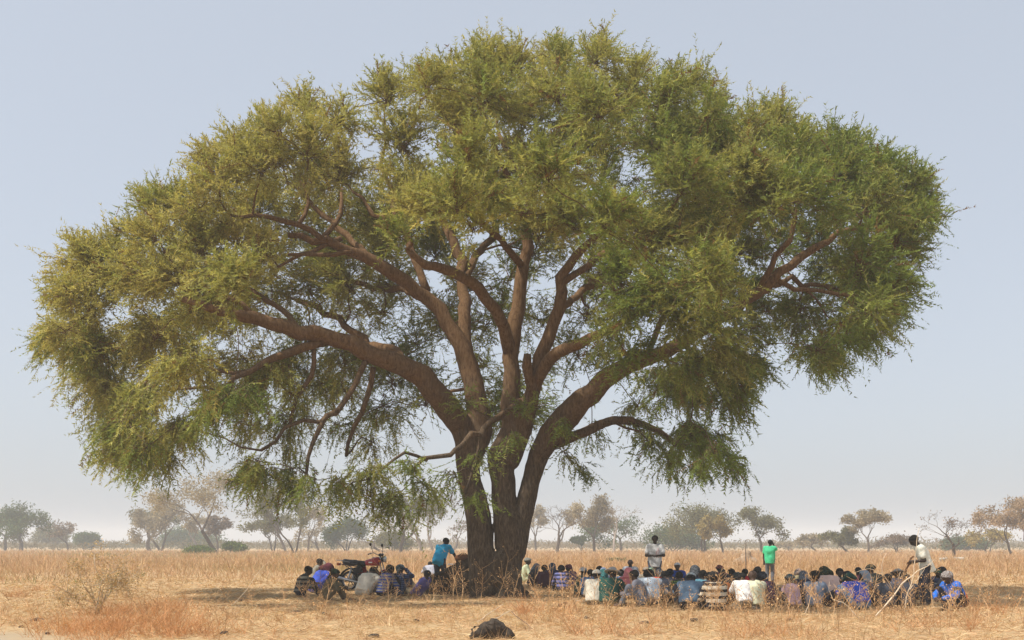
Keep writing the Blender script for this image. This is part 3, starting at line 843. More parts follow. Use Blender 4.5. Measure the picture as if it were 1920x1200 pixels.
class Pose:
    def __init__(s, k):
        d = POSES[k]; A = lambda q: np.array(q, float)
        s.stand = d['pel'][2] > 0.6
        s.pel, s.che, s.nek, s.hea = A(d['pel']), A(d['che']), A(d['nek']), A(d['hea'])
        s.face = nrm(A(d['face']))
        s.spine = nrm(s.nek - s.pel)
        hr = A(d['hand']); hl = A(d['handl']) if 'handl' in d else mir(hr)
        fr = A(d['foot']); fl = A(d['footl']) if 'footl' in d else mir(fr)
        eh = A(d['ehint']); kh = A(d['khint'])
        s.arm = []; s.leg = []
        for sg, h, f in ((1, hr, fr), (-1, hl, fl)):
            sh = s.nek - s.spine * 0.075 + np.array([sg * 0.185, 0.0, 0])
            el, ha = ik(sh, h, 0.285, 0.255, np.array([sg * eh[0], eh[1], eh[2]]))
            hp = s.pel + np.array([sg * 0.095, 0, -0.01])
            kn, an = ik(hp, f, 0.44, 0.43, np.array([sg * kh[0], kh[1], kh[2]]))
            s.arm.append((sh, el, ha)); s.leg.append((hp, kn, an))
        f = s.face; up = nrm(UP * 1.0 + s.spine * 0.3); sd = nrm(np.cross(f, up)); up = np.cross(sd, f)
        s.hax = (sd, f, up)
        s.top = s.hea[2] + 0.118
    def toes(s, i):
        hp, kn, an = s.leg[i]
        t = kn - hp; t = np.array([t[0] * 0.3, abs(t[1]) + 0.2, 0])
        if s.stand: t = np.array([t[0], 1.0, 0])
        return an + nrm(t) * 0.16 + np.array([0, 0, -0.03])

def head_sdf(p, c, ax):
    sd, f, up = ax
    d = sd_seg(p, c + up * 0.022 - f * 0.022, c + up * 0.024 + f * 0.018, 0.090, 0.086)
    d = smin(d, sd_seg(p, c + f * 0.045 - up * 0.01, c + f * 0.05 - up * 0.075, 0.062, 0.046), 0.05)
    d = smin(d, sd_seg(p, c + f * 0.100 - up * 0.0, c + f * 0.122 - up * 0.03, 0.010, 0.016), 0.02)       # nose
    d = smin(d, sd_seg(p, c + f * 0.093 + up * 0.022 + sd * 0.035, c + f * 0.093 + up * 0.022 - sd * 0.035, 0.014, 0.014), 0.02)   # brow
    d = smin(d, sd_seg(p, c + f * 0.100 - up * 0.062 + sd * 0.018, c + f * 0.100 - up * 0.062 - sd * 0.018, 0.011, 0.011), 0.015)  # lips
    for q in (1, -1):
        d = smin(d, sd_seg(p, c + sd * q * 0.088 - up * 0.022, c + sd * q * 0.095 + up * 0.012 - f * 0.012, 0.013, 0.017), 0.012)  # ears
    return d

def net(fn, lo, hi, vox):
    g = grid(lo, hi, vox)
    return surface_nets(g, fn(g))

def build_pose(k):
    s = Pose(k)
    vox = 0.022 if s.stand else 0.026
    allp = np.array([s.pel, s.che, s.nek, s.hea] + [q for a in s.arm for q in a] + [q for a in s.leg for q in a] + [s.toes(0), s.toes(1)])
    lo = allp.min(0) - 0.2; hi = allp.max(0) + 0.2
    def torso(g, o):
        d = None
        for sg in (1, -1):
            a = sd_seg(g, s.pel + [sg * .08, 0, 0], s.che + [sg * .085, 0, 0], .108 + o, .108 + o)
            d = a if d is None else smin(d, a, 0.06)
        top = s.nek - s.spine * 0.07
        d = smin(d, sd_seg(g, s.che, top, .11 + o, .07 + o), 0.06)
        d = smin(d, sd_seg(g, s.arm[0][0], s.arm[1][0], .062 + o, .062 + o), 0.07)
        return d
    def arms(g, o, frac=1.0, hand=True):
        d = None
        for i in (0, 1):
            sh, el, ha = s.arm[i]
            a = sd_seg(g, sh, el, .056 + o, .044 + o)
            if frac >= 1.0: a = smin(a, sd_seg(g, el, ha, .043 + o, .031 + o), 0.02)
            elif frac < 0.99:
                a = sd_seg(g, sh, sh + (el - sh) * frac, .056 + o, .058 + o)
            d = a if d is None else np.minimum(d, a)
        return d
    def legs(g, o, shin=1.0):
        d = None
        for i in (0, 1):
            hp, kn, an = s.leg[i]
            a = sd_seg(g, hp, kn, .088 + o, .058 + o)
            a = smin(a, sd_seg(g, kn, kn + (an - kn) * shin, .056 + o, (.036 if shin >= 1 else .045) + o), 0.03)
            d = a if d is None else smin(d, a, 0.015)
        return d
    def body(g):
        d = torso(g, 0.0)
        d = smin(d, arms(g, 0.0), 0.03)
        for i in (0, 1):                                           # palms and feet
            sh, el, ha = s.arm[i]; fd = nrm(ha - el)
            d = smin(d, sd_seg(g, ha, ha + fd * 0.075, .026, .034), 0.02)
            an = s.leg[i][2]; to = s.toes(i)
            d = smin(d, sd_seg(g, an + [0, 0, -.03], to, .040, .034), 0.03)
        d = smin(d, legs(g, 0.0), 0.04)
        d = smin(d, sd_seg(g, s.nek - s.spine * 0.08, s.hea - s.hax[2] * 0.06, .060, .052), 0.04)
        return smin(d, head_sdf(g, s.hea, s.hax), 0.02)
    V, Q = net(body, lo, hi, vox)
    mb = MB(); mb.add(V, Q)
    for i in (0, 1):                                               # five bent fingers on each hand
        sh, el, ha = s.arm[i]; fd = nrm(ha - el); sg = 1 if i == 0 else -1
        ac = nrm(np.cross(fd, UP + np.array([0, .3, 0]))) * sg
        cu = nrm(np.cross(ac, fd)) * -sg
        if cu[2] > 0: cu = -cu
        for q, (o, L) in enumerate(((-.028, .065), (-.010, .078), (.009, .074), (.026, .058))):
            b = ha + fd * 0.085 + ac * o
            mb.tube([b, b + fd * L * .5 + cu * .008, b + fd * L * .8 + cu * .032, b + fd * L * .82 + cu * .052], [.0105, .010, .009, .006], 6)
        b = ha + fd * 0.03 - ac * 0.032
        mb.tube([b, b - ac * .028 + fd * .025, b - ac * .03 + fd * .055 + cu * .015], [.013, .011, .007], 6)
    out = {'body': mb.mesh('body_' + k)}
    fold = lambda g: 0.010 * vnoise(g * np.array([1, 1, .55]), 16, 5) + 0.005 * vnoise(g, 34, 6)
    hem = s.pel - s.spine * (0.17 if s.stand else 0.06)
    def shirt(frac):
        def fn(g):
            d = torso(g, 0.024)
            if s.stand: d = smin(d, sd_seg(g, s.pel - s.spine * .15, s.pel, .175, .15), 0.08)
            else: d = smin(d, sd_seg(g, s.pel + [0, -.02, -.02], s.che, .15, .14), 0.08)
            d = smin(d, arms(g, 0.018 if frac >= 1 else 0.022, frac), 0.03) + fold(g)
            d = np.maximum(d, -(g - hem) @ s.spine)
            # neck opening
            nk = s.nek + s.spine * 0.01
            return np.maximum(d, -sd_seg(g, nk - s.spine * .03, nk + s.spine * .12, .066, .075))
        return fn
    out['shirt_short'] = mesh_from('tshirt_' + k, *net(shirt(0.62), lo, hi, vox))
    out['shirt_long'] = mesh_from('longshirt_' + k, *net(shirt(1.0), lo, hi, vox))
    def trousers(g):
        d = legs(g, 0.020, 0.9)
        d = smin(d, sd_seg(g, s.leg[0][0], s.leg[1][0], .115, .115), 0.05)
        return d + 0.7 * fold(g)
    out['trousers'] = mesh_from('trousers_' + k, *net(trousers, lo, hi, vox))
    out['pose'] = s
    return out

# heads: hair and head coverings in a head frame (x side, y face, z up, origin at the head's centre)
def head_gear():
    I = (np.array([1., 0, 0]), np.array([0, 1., 0]), np.array([0, 0, 1.]))
    Z = np.zeros(3)
    lo = np.array([-.24, -.28, -.30]); hi = np.array([.24, .24, .24]); vox = 0.016
    def skull(g, o): return sd_seg(g, [0, -.022, .022], [0, .018, .024], .090 + o, .086 + o)
    def cut(g, n, off): return -(g @ nrm(np.array(n, float)) - off)
    G = {}
    G['hair'] = lambda g: np.maximum(skull(g, .010 + .0) + .003 * vnoise(g, 90, 2), cut(g, (0, -.62, .78), -.006))
    G['afro'] = lambda g: np.maximum(skull(g, .026) + .006 * vnoise(g, 60, 2), cut(g, (0, -.7, .7), -.012))
    G['kufi'] = lambda g: np.maximum(skull(g, .016), cut(g, (0, -.30, .95), .030))
    def turban(g):
        d = skull(g, .022)
        t = np.linalg.norm(np.stack([np.hypot(g[..., 0], g[..., 1] + .01) - .092, g[..., 2] * 1.0 - .045 - .18 * g[..., 1]], -1), axis=-1) - .036
        d = smin(np.maximum(d, cut(g, (0, -.3, .95), .02)), t, .02)
        return d + .006 * np.sin(60 * (g[..., 2] + .5 * g[..., 0]))
    G['turban'] = turban
    def scarf(g):
        d = skull(g, .026)
        d = smin(d, sd_seg(g, [0, -.05, .0], [0, -.09, -.16], .10, .115), .05)
        for q in (1, -1): d = smin(d, sd_seg(g, [q * .06, -.01, .0], [q * .085, .0, -.15], .05, .06), .04)
        d = np.maximum(d, -sd_seg(g, [0, .09, .0], [0, .12, -.2], .072, .085))
        d = np.maximum(d, cut(g, (0, 0, 1), -.20))
        return d + .006 * vnoise(g, 40, 9)
    G['scarf'] = scarf
    def wrap(g):
        d = skull(g, .028)
        d = np.maximum(d, cut(g, (0, -.45, .9), -.01))
        d = smin(d, sd_seg(g, [0, -.10, -.02], [.03, -.14, -.13], .04, .03), .04)
        return d + .006 * np.sin(55 * (g[..., 2] - .6 * g[..., 0])) + .004 * vnoise(g, 50, 3)
    G['wrap'] = wrap
    def hat(g):
        d = np.maximum(skull(g, .024), cut(g, (0, -.12, 1), .03))
        rr = np.hypot(g[..., 0], g[..., 1]); zz = g[..., 2] - .035 + .5 * (rr - .1) ** 2 * 4 * .6
        br = np.maximum(np.abs(zz) - .012, rr - .185)
        return smin(d, br, .02)
    G['brim_hat'] = hat
    def cap(g):
        d = np.maximum(skull(g, .018), cut(g, (0, -.15, 1), .025))
        br = np.maximum(np.maximum(np.abs(g[..., 2] - .035 + .15 * g[..., 1]) - .011, np.hypot(g[..., 0], g[..., 1] - .085) - .085), -(g[..., 1] - .05))
        return smin(d, br, .012)
    G['cap'] = cap
    out = {}
    for k, fn in G.items():
        out[k] = mesh_from('head_' + k, *net(fn, lo, hi, vox if k != 'brim_hat' else .013))
    mb = MB()
    for q in (1, -1):
        mb.lathe((q * .034, .094, .0), (0, 1, 0), [(.013, -.006), (.012, .002), (.006, .006), (.0001, .007)], 8)
    out['eyes'] = mb.mesh('head_eyes')
    return out
GEAR = head_gear()
POSE_DATA = {k: build_pose(k) for k in POSES}

# ---- cloth
def hexc(h):
    h = h.lstrip('#'); c = np.array([int(h[i:i + 2], 16) / 255 for i in (0, 2, 4)])
    return np.where(c <= 0.04045, c / 12.92, ((c + 0.055) / 1.055) ** 2.4)
_cl = {}
def cloth(c, pat=None, c2=None, sc=14.0):
    key = (c, pat, c2, sc)
    if key in _cl: return _cl[key]
    m, n, l, b = new_mat('cloth_' + c.lstrip('#') + ('_' + pat if pat else ''))
    A = np.minimum(hexc(c) * 1.2, 0.75); t = noise_node(n, l, 7, 5, 0.6)
    base = ramp(n, l, t.outputs[0], [(0.3, tuple(A * 0.82)), (0.7, tuple(np.minimum(A * 1.12, 1)))]).outputs[0]
    tc = n.new('ShaderNodeTexCoord'); sp = n.new('ShaderNodeSeparateXYZ'); l.new(tc.outputs['Object'], sp.inputs[0])
    def stripes(sock, k, thr):
        a = n.new('ShaderNodeMath'); a.operation = 'MULTIPLY'; l.new(sock, a.inputs[0]); a.inputs[1].default_value = k
        f = n.new('ShaderNodeMath'); f.operation = 'FRACT'; l.new(a.outputs[0], f.inputs[0])
        g = n.new('ShaderNodeMath'); g.operation = 'LESS_THAN'; l.new(f.outputs[0], g.inputs[0]); g.inputs[1].default_value = thr
        return g.outputs[0]
    if pat == 'stripe': base = mix_rgb(n, l, stripes(sp.outputs['Z'], sc, .45), base, tuple(hexc(c2)))
    elif pat == 'plaid':
        base = mix_rgb(n, l, stripes(sp.outputs['Z'], sc, .45), base, tuple(hexc(c2)))
        h = mix_rgb(n, l, stripes(sp.outputs['X'], sc, .45), (1, 1, 1), (.35, .35, .35))
        base = mix_rgb(n, l, 1.0, base, h, 'MULTIPLY')
    elif pat == 'mottle':
        t2 = noise_node(n, l, sc, 3, .5)
        f = ramp(n, l, t2.outputs[0], [(.48, (0, 0, 0)), (.54, (1, 1, 1))])
        base = mix_rgb(n, l, f.outputs[0], base, tuple(hexc(c2)))
    elif pat == 'chest_print':                                     # worn red print down one side of the chest
        mx = n.new('ShaderNodeVectorMath'); mx.operation = 'DISTANCE'
        mp = n.new('ShaderNodeMapping'); mp.inputs['Scale'].default_value = (1, 0, .36); l.new(tc.outputs['Object'], mp.inputs[0])
        l.new(mp.outputs[0], mx.inputs[0]); mx.inputs[1].default_value = (-.075, 0, 1.20 * .36)
        r1 = ramp(n, l, mx.outputs['Value'], [(.045, (1, 1, 1)), (.06, (0, 0, 0))])
        t2 = noise_node(n, l, 45, 2, .6)
        r2 = ramp(n, l, t2.outputs[0], [(.46, (0, 0, 0)), (.56, (.75, .75, .75))])
        f = mix_rgb(n, l, 1.0, r1.outputs[0], r2.outputs[0], 'MULTIPLY')
        base = mix_rgb(n, l, f, base, tuple(hexc(c2)))
    elif pat == 'side_panel':
        a = n.new('ShaderNodeMath'); a.operation = 'GREATER_THAN'; l.new(sp.outputs['Y'], a.inputs[0]); a.inputs[1].default_value = .02
        b2 = n.new('ShaderNodeMath'); b2.operation = 'GREATER_THAN'; l.new(sp.outputs['Y'], b2.inputs[0]); b2.inputs[1].default_value = -.045
        base = mix_rgb(n, l, b2.outputs[0], (.06, .06, .07), tuple(hexc(c2)))
        base = mix_rgb(n, l, a.outputs[0], base, tuple(A))
    l.new(base, b.inputs['Base Color'])
    b.inputs['Roughness'].default_value = 0.9; b.inputs['Specular IOR Level'].default_value = 0.15
    tb = noise_node(n, l, 13, 4, .55, stretch=(1, 1, .5))
    bump(n, l, b, tb.outputs[0], 0.7, 0.03)
    _cl[key] = m
    return m
SKINS = [plain('skin_a', (0.050, 0.030, 0.021), .6, var=.2), plain('skin_b', (0.075, 0.043, 0.029), .6, var=.2), plain('skin_c', (0.036, 0.023, 0.017), .6, var=.2)]
M_HAIR = plain('black_hair', (0.012, 0.011, 0.010), .9, var=.4, scale=60)
M_EYE = plain('eye_white', (0.55, 0.50, 0.45), .4, var=.05)

def person(u, vt, pose, rz, shirt, trousers, gear, label, gearmat=None, sleeve='long', sc=1.0, skin=0, group=None, eyes=False, vb=None, loc=None, mirror=False):
    pd = POSE_DATA[pose]; s = pd['pose']
    H = s.top * sc
    if loc is None:
        if vb is None:
            r = H / CAM_H
            vb = (vt - V_HOR * r) / (1 - r) if r < 0.9 else 1200
            if vb > 1145:
                vb = 1145 - (u % 5); sc = (vb - vt) / (vb - V_HOR) * CAM_H / s.top
        loc = GX(u, vb)
        # centre the visible mass (between seat and head) over the wanted column
        a = math.radians(rz); off = np.array([s.hea[0], s.hea[1]]) * 0.6 * sc
        loc = loc - np.array([off[0] * math.cos(a) - off[1] * math.sin(a), off[0] * math.sin(a) + off[1] * math.cos(a), 0])
    z = float(ground_z(loc[0], loc[1])) + loc[2] - 0.015
    root = empty('person', (loc[0], loc[1], z), math.radians(rz), sc, label=label, cat='person', group=group)
    if mirror: root.scale = (-sc, sc, sc)
    add_obj('body', pd['body'], SKINS[skin], root)
    add_obj('shirt', pd['shirt_long' if sleeve == 'long' else 'shirt_short'], shirt, root)
    add_obj('trousers', pd['trousers'], trousers, root)
    sd, f, up = s.hax
    mt = Matrix(((sd[0], f[0], up[0], s.hea[0]), (sd[1], f[1], up[1], s.hea[1]), (sd[2], f[2], up[2], s.hea[2]), (0, 0, 0, 1)))
    names = {'hair': 'hair', 'afro': 'hair', 'kufi': 'skullcap', 'turban': 'turban', 'scarf': 'headscarf', 'wrap': 'head_wrap', 'brim_hat': 'hat', 'cap': 'cap'}
    for gk in ([gear] if gear in ('hair', 'afro', 'scarf') else ['hair', gear] if gear else []):
        o = add_obj(names[gk], GEAR[gk], M_HAIR if gk in ('hair', 'afro') else gearmat, root)
        o.matrix_local = mt
    if eyes:
        o = add_obj('eyes', GEAR['eyes'], M_EYE, root); o.matrix_local = mt
    return root

DK = cloth('#26262c'); NV = cloth('#2a2f45'); KH = cloth('#6f6450'); GY = cloth('#5b5c62'); BR = cloth('#4a3a2e'); JN = cloth('#4a5260')
BLK = cloth('#1d1d20')
CR = 'people sitting in the shade of the acacia'
# u, v of the head's top, pose, heading, shirt, trousers, gear, gear material, sleeve, scale, skin, label
PEOPLE = [
 # group by the motorcycle
 (572,1061,'hug',-75,cloth('#6d6a60','stripe','#2c2b2a',9),DK,'hair',None,'long',1.1,0,'person in a grey and black striped shirt sitting at the end left of the motorcycle'),
 (596,1046,'raise',-80,cloth('#77746a'),DK,'hair',None,'long',1.16,2,'person in olive grey with a hand at the mouth left of the motorcycle'),
 (606,1057,'bow',-60,cloth('#3a4fa8'),cloth('#34469c'),'scarf',cloth('#5a3038'),'long',1.26,0,'person in a bright blue robe and maroon headscarf sitting by the motorcycle'),
 (622,1066,'side',-80,cloth('#5c5340'),KH,'wrap',cloth('#2f4034','mottle','#222a24'),'long',1.05,1,'person in khaki trousers and dark green head wrap sitting beside the motorcycle wheel'),
 (676,1056,'hug',0,cloth('#26352e'),DK,'scarf',cloth('#25352d'),'long',1.04,0,'person in a dark green headscarf sitting against the motorcycle engine'),
 (692,1062,'bow',-40,cloth('#cbc5b8'),cloth('#b9b3a6'),'hair',None,'long',1.2,1,'person in a long cream robe sitting bent forward in front of the motorcycle'),
 (706,1068,'hug',20,cloth('#2c2a2e'),DK,'hair',None,'long',.9,2,'person in dark clothes half hidden between the cream robe and the striped shirt'),
 (726,1058,'hug',-50,cloth('#3d4a86','stripe','#8d8a84',13),DK,'hair',None,'long',1.15,0,'person in a blue and grey striped shirt sitting beside the cream robe'),
 (748,1059,'raise',-40,cloth('#34405c','plaid','#51607e',18),JN,'wrap',cloth('#5d6c72','mottle','#39464c'),'long',1.08,0,'person in a dark blue checked shirt raising a hand'),
 (794,1068,'recline',60,cloth('#6a649c'),cloth('#b9ab8c'),'hair',None,'long',.98,0,'person in a purple shirt and cream trousers leaning back on the earth mound'),
 (808,1052,'bow',10,cloth('#9a9ca6'),GY,'hair',None,'long',1.05,2,'person in a pale grey shirt sitting behind the earth mound'),
 # right of the trunk
 (987,1046,'cross',-85,cloth('#aab295'),cloth('#9aa388'),'turban',cloth('#7b7a72','stripe','#4f4e4a',40),'long',1.13,0,'person in a pale green robe and grey turban leaning on the acacia trunk'),
 (1003,1057,'hug',-60,cloth('#2e3038'),DK,'scarf',cloth('#6f7884','mottle','#24272e',60),'long',1.0,0,'person in a black and white patterned headscarf behind the pale green robe'),
 (1020,1059,'hug',-10,cloth('#4a2f3a'),DK,'afro',None,'long',1.0,2,'person in a dark maroon shirt sitting between two headscarves'),
 (1036,1056,'hug',5,cloth('#2c3052'),BR,'scarf',cloth('#4b6076','mottle','#20242e',50),'long',1.04,0,'person in a blue patterned headscarf and navy shirt'),
 (1054,1060,'hug',15,cloth('#6b6fa0','stripe','#30324a',8),DK,'afro',None,'long',1.04,2,'person in a purple blue shirt with dark bars across the back'),
 (1067,1058,'turn',20,cloth('#5e4a68'),DK,'wrap',cloth('#7a4854','mottle','#3d2a34',50),'long',.95,0,'person in a maroon head wrap behind the purple barred shirt'),
 (1091,1063,'turn',-95,cloth('#22352f'),DK,'kufi',cloth('#b4b4b2','stripe','#8a8c8e',50),'long',1.0,0,'person in a pale skullcap and dark green shirt sitting in profile'),
 (1106,1067,'hug',-15,cloth('#3f6f9c'),DK,'hair',None,'short',1.0,2,'person in a sky blue shirt beside the cream hooded shirt'),
 (1117,1067,'hug',-25,cloth('#b9b4a6'),KH,'kufi',cloth('#c4c0b4'),'long',1.1,1,'person in a cream hooded shirt and white skullcap'),
 (1125,1062,'cross',15,cloth('#3a3d46'),DK,'afro',None,'long',.95,0,'person with dark hair behind the white skullcap and the cream hooded shirt'),
 (1132,1064,'hug',10,cloth('#5d6478'),DK,'cap',cloth('#6d7890'),'long',1.0,2,'person in a blue grey cap behind the brimmed hat'),
 (1130,1068,'hug',-30,cloth('#23242a'),DK,'scarf',cloth('#3f7a78','mottle','#2c3c40',30),'long',1.05,0,'person in a black shirt with a teal scarf over the head'),
 (1146,1063,'hug',-20,cloth('#24463f'),KH,'brim_hat',cloth('#8c8a88'),'short',1.18,0,'person in a dark green shirt and wide grey brimmed hat sitting in the front row'),
 (1166,1067,'hug',10,cloth('#8fa9c4'),DK,'hair',None,'long',.96,2,'person in a light blue shirt behind the pink headscarf'),
 (1182,1048,'cross',175,cloth('#b7bcc6'),GY,None,None,'long',1.12,0,'bald person in a pale shirt sitting upright behind the pink headscarf'),
 (1177,1065,'hug',-20,cloth('#a8646a'),DK,'scarf',cloth('#b06a70'),'long',1.06,0,'person in a long pink red headscarf'),
 (1195,1068,'side',70,cloth('#6a6b74'),cloth('#5c6069'),'hair',None,'long',1.1,1,'person in a grey jacket sitting in profile beside the light blue robe'),
 (1217,1069,'bow',0,cloth('#bcc6d4'),GY,'afro',None,'long',1.22,0,'person in a light blue white robe bent forward in the front row'),
 (1212,1062,'cross',20,cloth('#7e7668'),BR,'cap',cloth('#8f8478'),'long',.95,1,'person in a beige cap in front of the standing man in the white shirt'),
 (1223,1065,'hug',10,cloth('#5b4f48'),DK,'wrap',cloth('#9db39c','stripe','#4f6a58',40),'long',1.0,0,'person in a green and white striped head wrap'),
 (1236,1068,'hug',-15,cloth('#c0392f'),DK,'wrap',cloth('#33343c','mottle','#6d6f72',40),'long',1.0,0,'person in a red shirt and dark spotted head wrap'),
 (1251,1071,'bow',10,cloth('#2f333e'),DK,'hair',None,'long',1.14,2,'person in a navy shirt sitting between the light blue robe and the green checked shirt'),
 (1256,1066,'hug',-20,cloth('#3d3e44'),DK,'afro',None,'long',1.0,0,'person with dark hair in front of the blue shirt and white skullcap'),
 (1270,1054,'cross',170,cloth('#2c4a9a'),DK,'kufi',cloth('#c2c4c6'),'long',1.06,1,'person in a blue shirt and white skullcap facing out of the crowd'),
 (1275,1072,'side',25,cloth('#6f8a48','plaid','#2d3a28',22),GY,'hair',None,'long',1.0,1,'person in a yellow green checked shirt'),
 (1294,1073,'bow',-10,cloth('#5f7488'),DK,'kufi',cloth('#aab2b4','mottle','#8c9698',70),'short',1.24,2,'person in a slate blue shirt and pale knitted skullcap in the front row'),
 (1303,1060,'hug',-15,cloth('#262a38'),NV,'scarf',cloth('#5c6064','mottle','#202226',60),'long',1.16,0,'person in a large black and grey headscarf and navy shirt'),
 (1318,1068,'turn',-10,cloth('#6ea3b4'),DK,'hair',None,'long',1.0,2,'person in a teal and light blue shirt'),
 (1332,1072,'hug',10,cloth('#4b4c58'),DK,'hair',None,'long',1.0,0,'person with short dark hair left of the orange shirt'),
 (1340,1072,'hug',0,cloth('#b0a694','stripe','#201f22',7.5),DK,'afro',None,'long',1.16,2,'person in a tan and black barred shirt'),
 (1351,1074,'cross',8,cloth('#c97442'),DK,'hair',None,'long',.95,0,'person in an orange shirt behind the tan and black barred shirt'),
 (1350,1058,'hug',0,cloth('#8a4a50'),DK,'turban',cloth('#8c5650','mottle','#5c343a',40),'long',1.06,0,'person in a maroon patterned turban'),
 (1357,1066,'bow',160,cloth('#31333a'),DK,'hair',None,'long',1.05,1,'person in black with head bowed in front of the maroon turban'),
 (1373,1067,'hug',15,cloth('#3a3c44'),DK,'afro',None,'long',1.0,2,'person with black hair behind the patterned black head wrap'),
 (1382,1073,'hug',-5,cloth('#33363e'),DK,'wrap',cloth('#4a5250','mottle','#1e2222',45),'long',1.0,0,'person in a black mottled head wrap left of the white pink shirt'),
 (1393,1074,'lean',8,cloth('#d6ccc8'),cloth('#6c6456'),'hair',None,'short',1.22,0,'person in a white pink shirt leaning forward on both arms in the front row'),
 (1398,1066,'hug',0,cloth('#b02f34'),DK,'hair',None,'long',1.0,2,'person in a crimson shirt beside the bald head'),
 (1413,1069,'hug',10,cloth('#bdbca0'),KH,None,None,'long',1.2,1,'bald person in a pale khaki shirt in the front row'),
 (1423,1062,'hug',20,cloth('#3a3330'),DK,'wrap',cloth('#2c2a2a','mottle','#55504a',45),'long',1.02,0,'person in a tall black head wrap in front of the man in the green shirt'),
 (1434,1072,'squat',20,cloth('#2a2c3a','mottle','#5a3038',30),NV,'wrap',cloth('#26282e'),'long',1.12,0,'person in a navy and red patterned robe at the end of the front row'),
 (1484,1076,'side',40,cloth('#c0a0a8'),cloth('#3a4046'),'turban',cloth('#4f7078','plaid','#26343a',40),'short',1.14,1,'person in a mauve pink shirt and teal checked turban'),
 (1497,1067,'bow',-20,cloth('#8a7f62'),DK,'scarf',cloth('#9a8a80','mottle','#6c5c56',30),'long',1.08,0,'person in a khaki shirt and beige headscarf'),
 (1506,1070,'hug',-25,cloth('#33384a'),DK,'scarf',cloth('#7c828c','mottle','#282a30',70),'long',.98,0,'person in a black and white speckled scarf beside the khaki shirt'),
 (1527,1070,'turn',-25,cloth('#7a8696'),DK,'afro',None,'long',1.04,0,'person in a grey blue shirt reaching an arm towards the olive headscarf'),
 (1552,1064,'bow',15,cloth('#d2b0a4'),DK,'scarf',cloth('#39422e','mottle','#23281e',30),'long',1.26,0,'person in a pale pink shirt and long olive black headscarf'),
 (1574,1065,'cross',170,cloth('#7d7a6c'),DK,'afro',None,'long',.98,0,'person in an olive grey shirt facing out of the crowd between two headscarves'),
 (1591,1069,'turn',60,cloth('#3e4046'),DK,'hair',None,'long',1.0,2,'person with dark hair right of the olive grey shirt'),
 (1601,1077,'bow',10,cloth('#2d4aa8'),cloth('#54708c'),'wrap',cloth('#26403a'),'short',1.18,0,'person in a royal blue shirt sitting bent forward in the front row'),
 (1608,1063,'hug',-20,cloth('#6a3f4a'),DK,'afro',None,'long',1.02,0,'person in a maroon shirt behind the royal blue shirt'),
 (1623,1069,'turn',40,cloth('#59606c'),DK,'scarf',cloth('#8794a0'),'long',1.0,1,'person in a pale blue grey scarf beside the maroon shirt'),
 (1636,1057,'hug',10,cloth('#2c302e'),DK,'turban',cloth('#4c4c3c','mottle','#1e201c',45),'long',1.18,0,'person in a camouflage turban and black clothes'),
 (1664,1075,'side',10,cloth('#3c4048'),DK,'hair',None,'long',1.06,0,'person in dark grey sitting between the camouflage turban and the grey cap'),
 (1686,1066,'squat',-10,cloth('#6d7282'),cloth('#646c84'),'brim_hat',cloth('#8a8884'),'long',1.08,1,'person in a grey blue robe and small grey hat'),
 (1699,1075,'hug',-20,cloth('#33353c'),DK,'hair',None,'long',1.02,2,'person with dark hair behind the man with the stick'),
 (1758,1066,'hug',165,cloth('#3d4a66'),DK,'turban',cloth('#32503e'),'long',1.0,0,'person in a green turban and dark blue shirt sitting beyond the man with the stick'),
 (1772,1063,'hug',95,cloth('#a4a39c'),GY,'afro',None,'long',1.06,0,'person in a light grey shirt sitting in profile beside the bright blue shirt'),
 (1785,1070,'squat',120,cloth('#2a62b4','side_panel','#e0713a'),DK,'wrap',cloth('#8c8784','mottle','#5e5450',50),'long',1.1,1,'person in a bright blue shirt with an orange side panel squatting beyond the others'),
]
for i, (u, vt, pose, rz, sh, tr, gear, gm, sl, sc, sk, lab) in enumerate(PEOPLE):
    person(u, vt, pose, rz + random.uniform(-8, 8), sh, tr, gear, lab, gm, sl, sc, sk, CR, eyes=(abs(rz) > 150))

person(1228, 1003, 'stand_hands', 176, cloth('#d8d2ce', 'chest_print', '#c06a70'), JN, 'hair', 'standing person in a white shirt with red print', None, 'short', 1.06, 2, eyes=True, vb=1111)
person(1444, 1009, 'stand_phone', -18, cloth('#45b483'), cloth('#5c6068'), 'hair', 'person in a bright green shirt standing apart with a hand raised', None, 'short', 1.0, 2, vb=1092)
stick_man = person(1722, 1003, 'stand_stick', 82, cloth('#d4d0c2'), cloth('#23252e'), 'hair', 'person in a cream shirt standing bent over a walking stick', None, 'short', 1.06, 2, vb=1137)
person(832, 1016, 'stoop', -28, cloth('#30a2dc'), cloth('#3c3f48'), 'hair', 'person in a bright turquoise shirt stooping over the earth mound', None, 'short', 1.12, 2, vb=1104)

def build_stick():
    mb = MB()
    o = np.array(stick_man.location); a = stick_man.rotation_euler.z; sc = stick_man.scale[0]
    s = POSE_DATA['stand_stick']['pose']
    h = (s.arm[0][2] + s.arm[1][2]) / 2 + np.array([0, .06, 0])
    R = np.array([[math.cos(a), -math.sin(a), 0], [math.sin(a), math.cos(a), 0], [0, 0, 1]])
    top = o + R @ (h + np.array([.02, -.02, .10])) * sc
    bot = o + R @ np.array([.05, .62, .02]) * sc
    bot[2] = 0.0
    t = np.linspace(0, 1, 9)[:, None]
    p = bot + (top - bot) * t + rng.normal(size=(9, 3)) * .008
    mb.tube(p - bot, np.linspace(.017, .022, 9), 7)
    mb.tube(np.array([top + [0, 0, -.02], top + [.05, .0, .03], top + [.12, 0, .02]]) - bot, [.022, .02, .017], 7)
    add_obj('walking_stick', mb.mesh('walking_stick'), plain('stick_wood', (.16, .075, .035), .7, var=.3), label='reddish brown walking stick held by the standing man in the cream shirt', cat='stick').location = bot
build_stick()

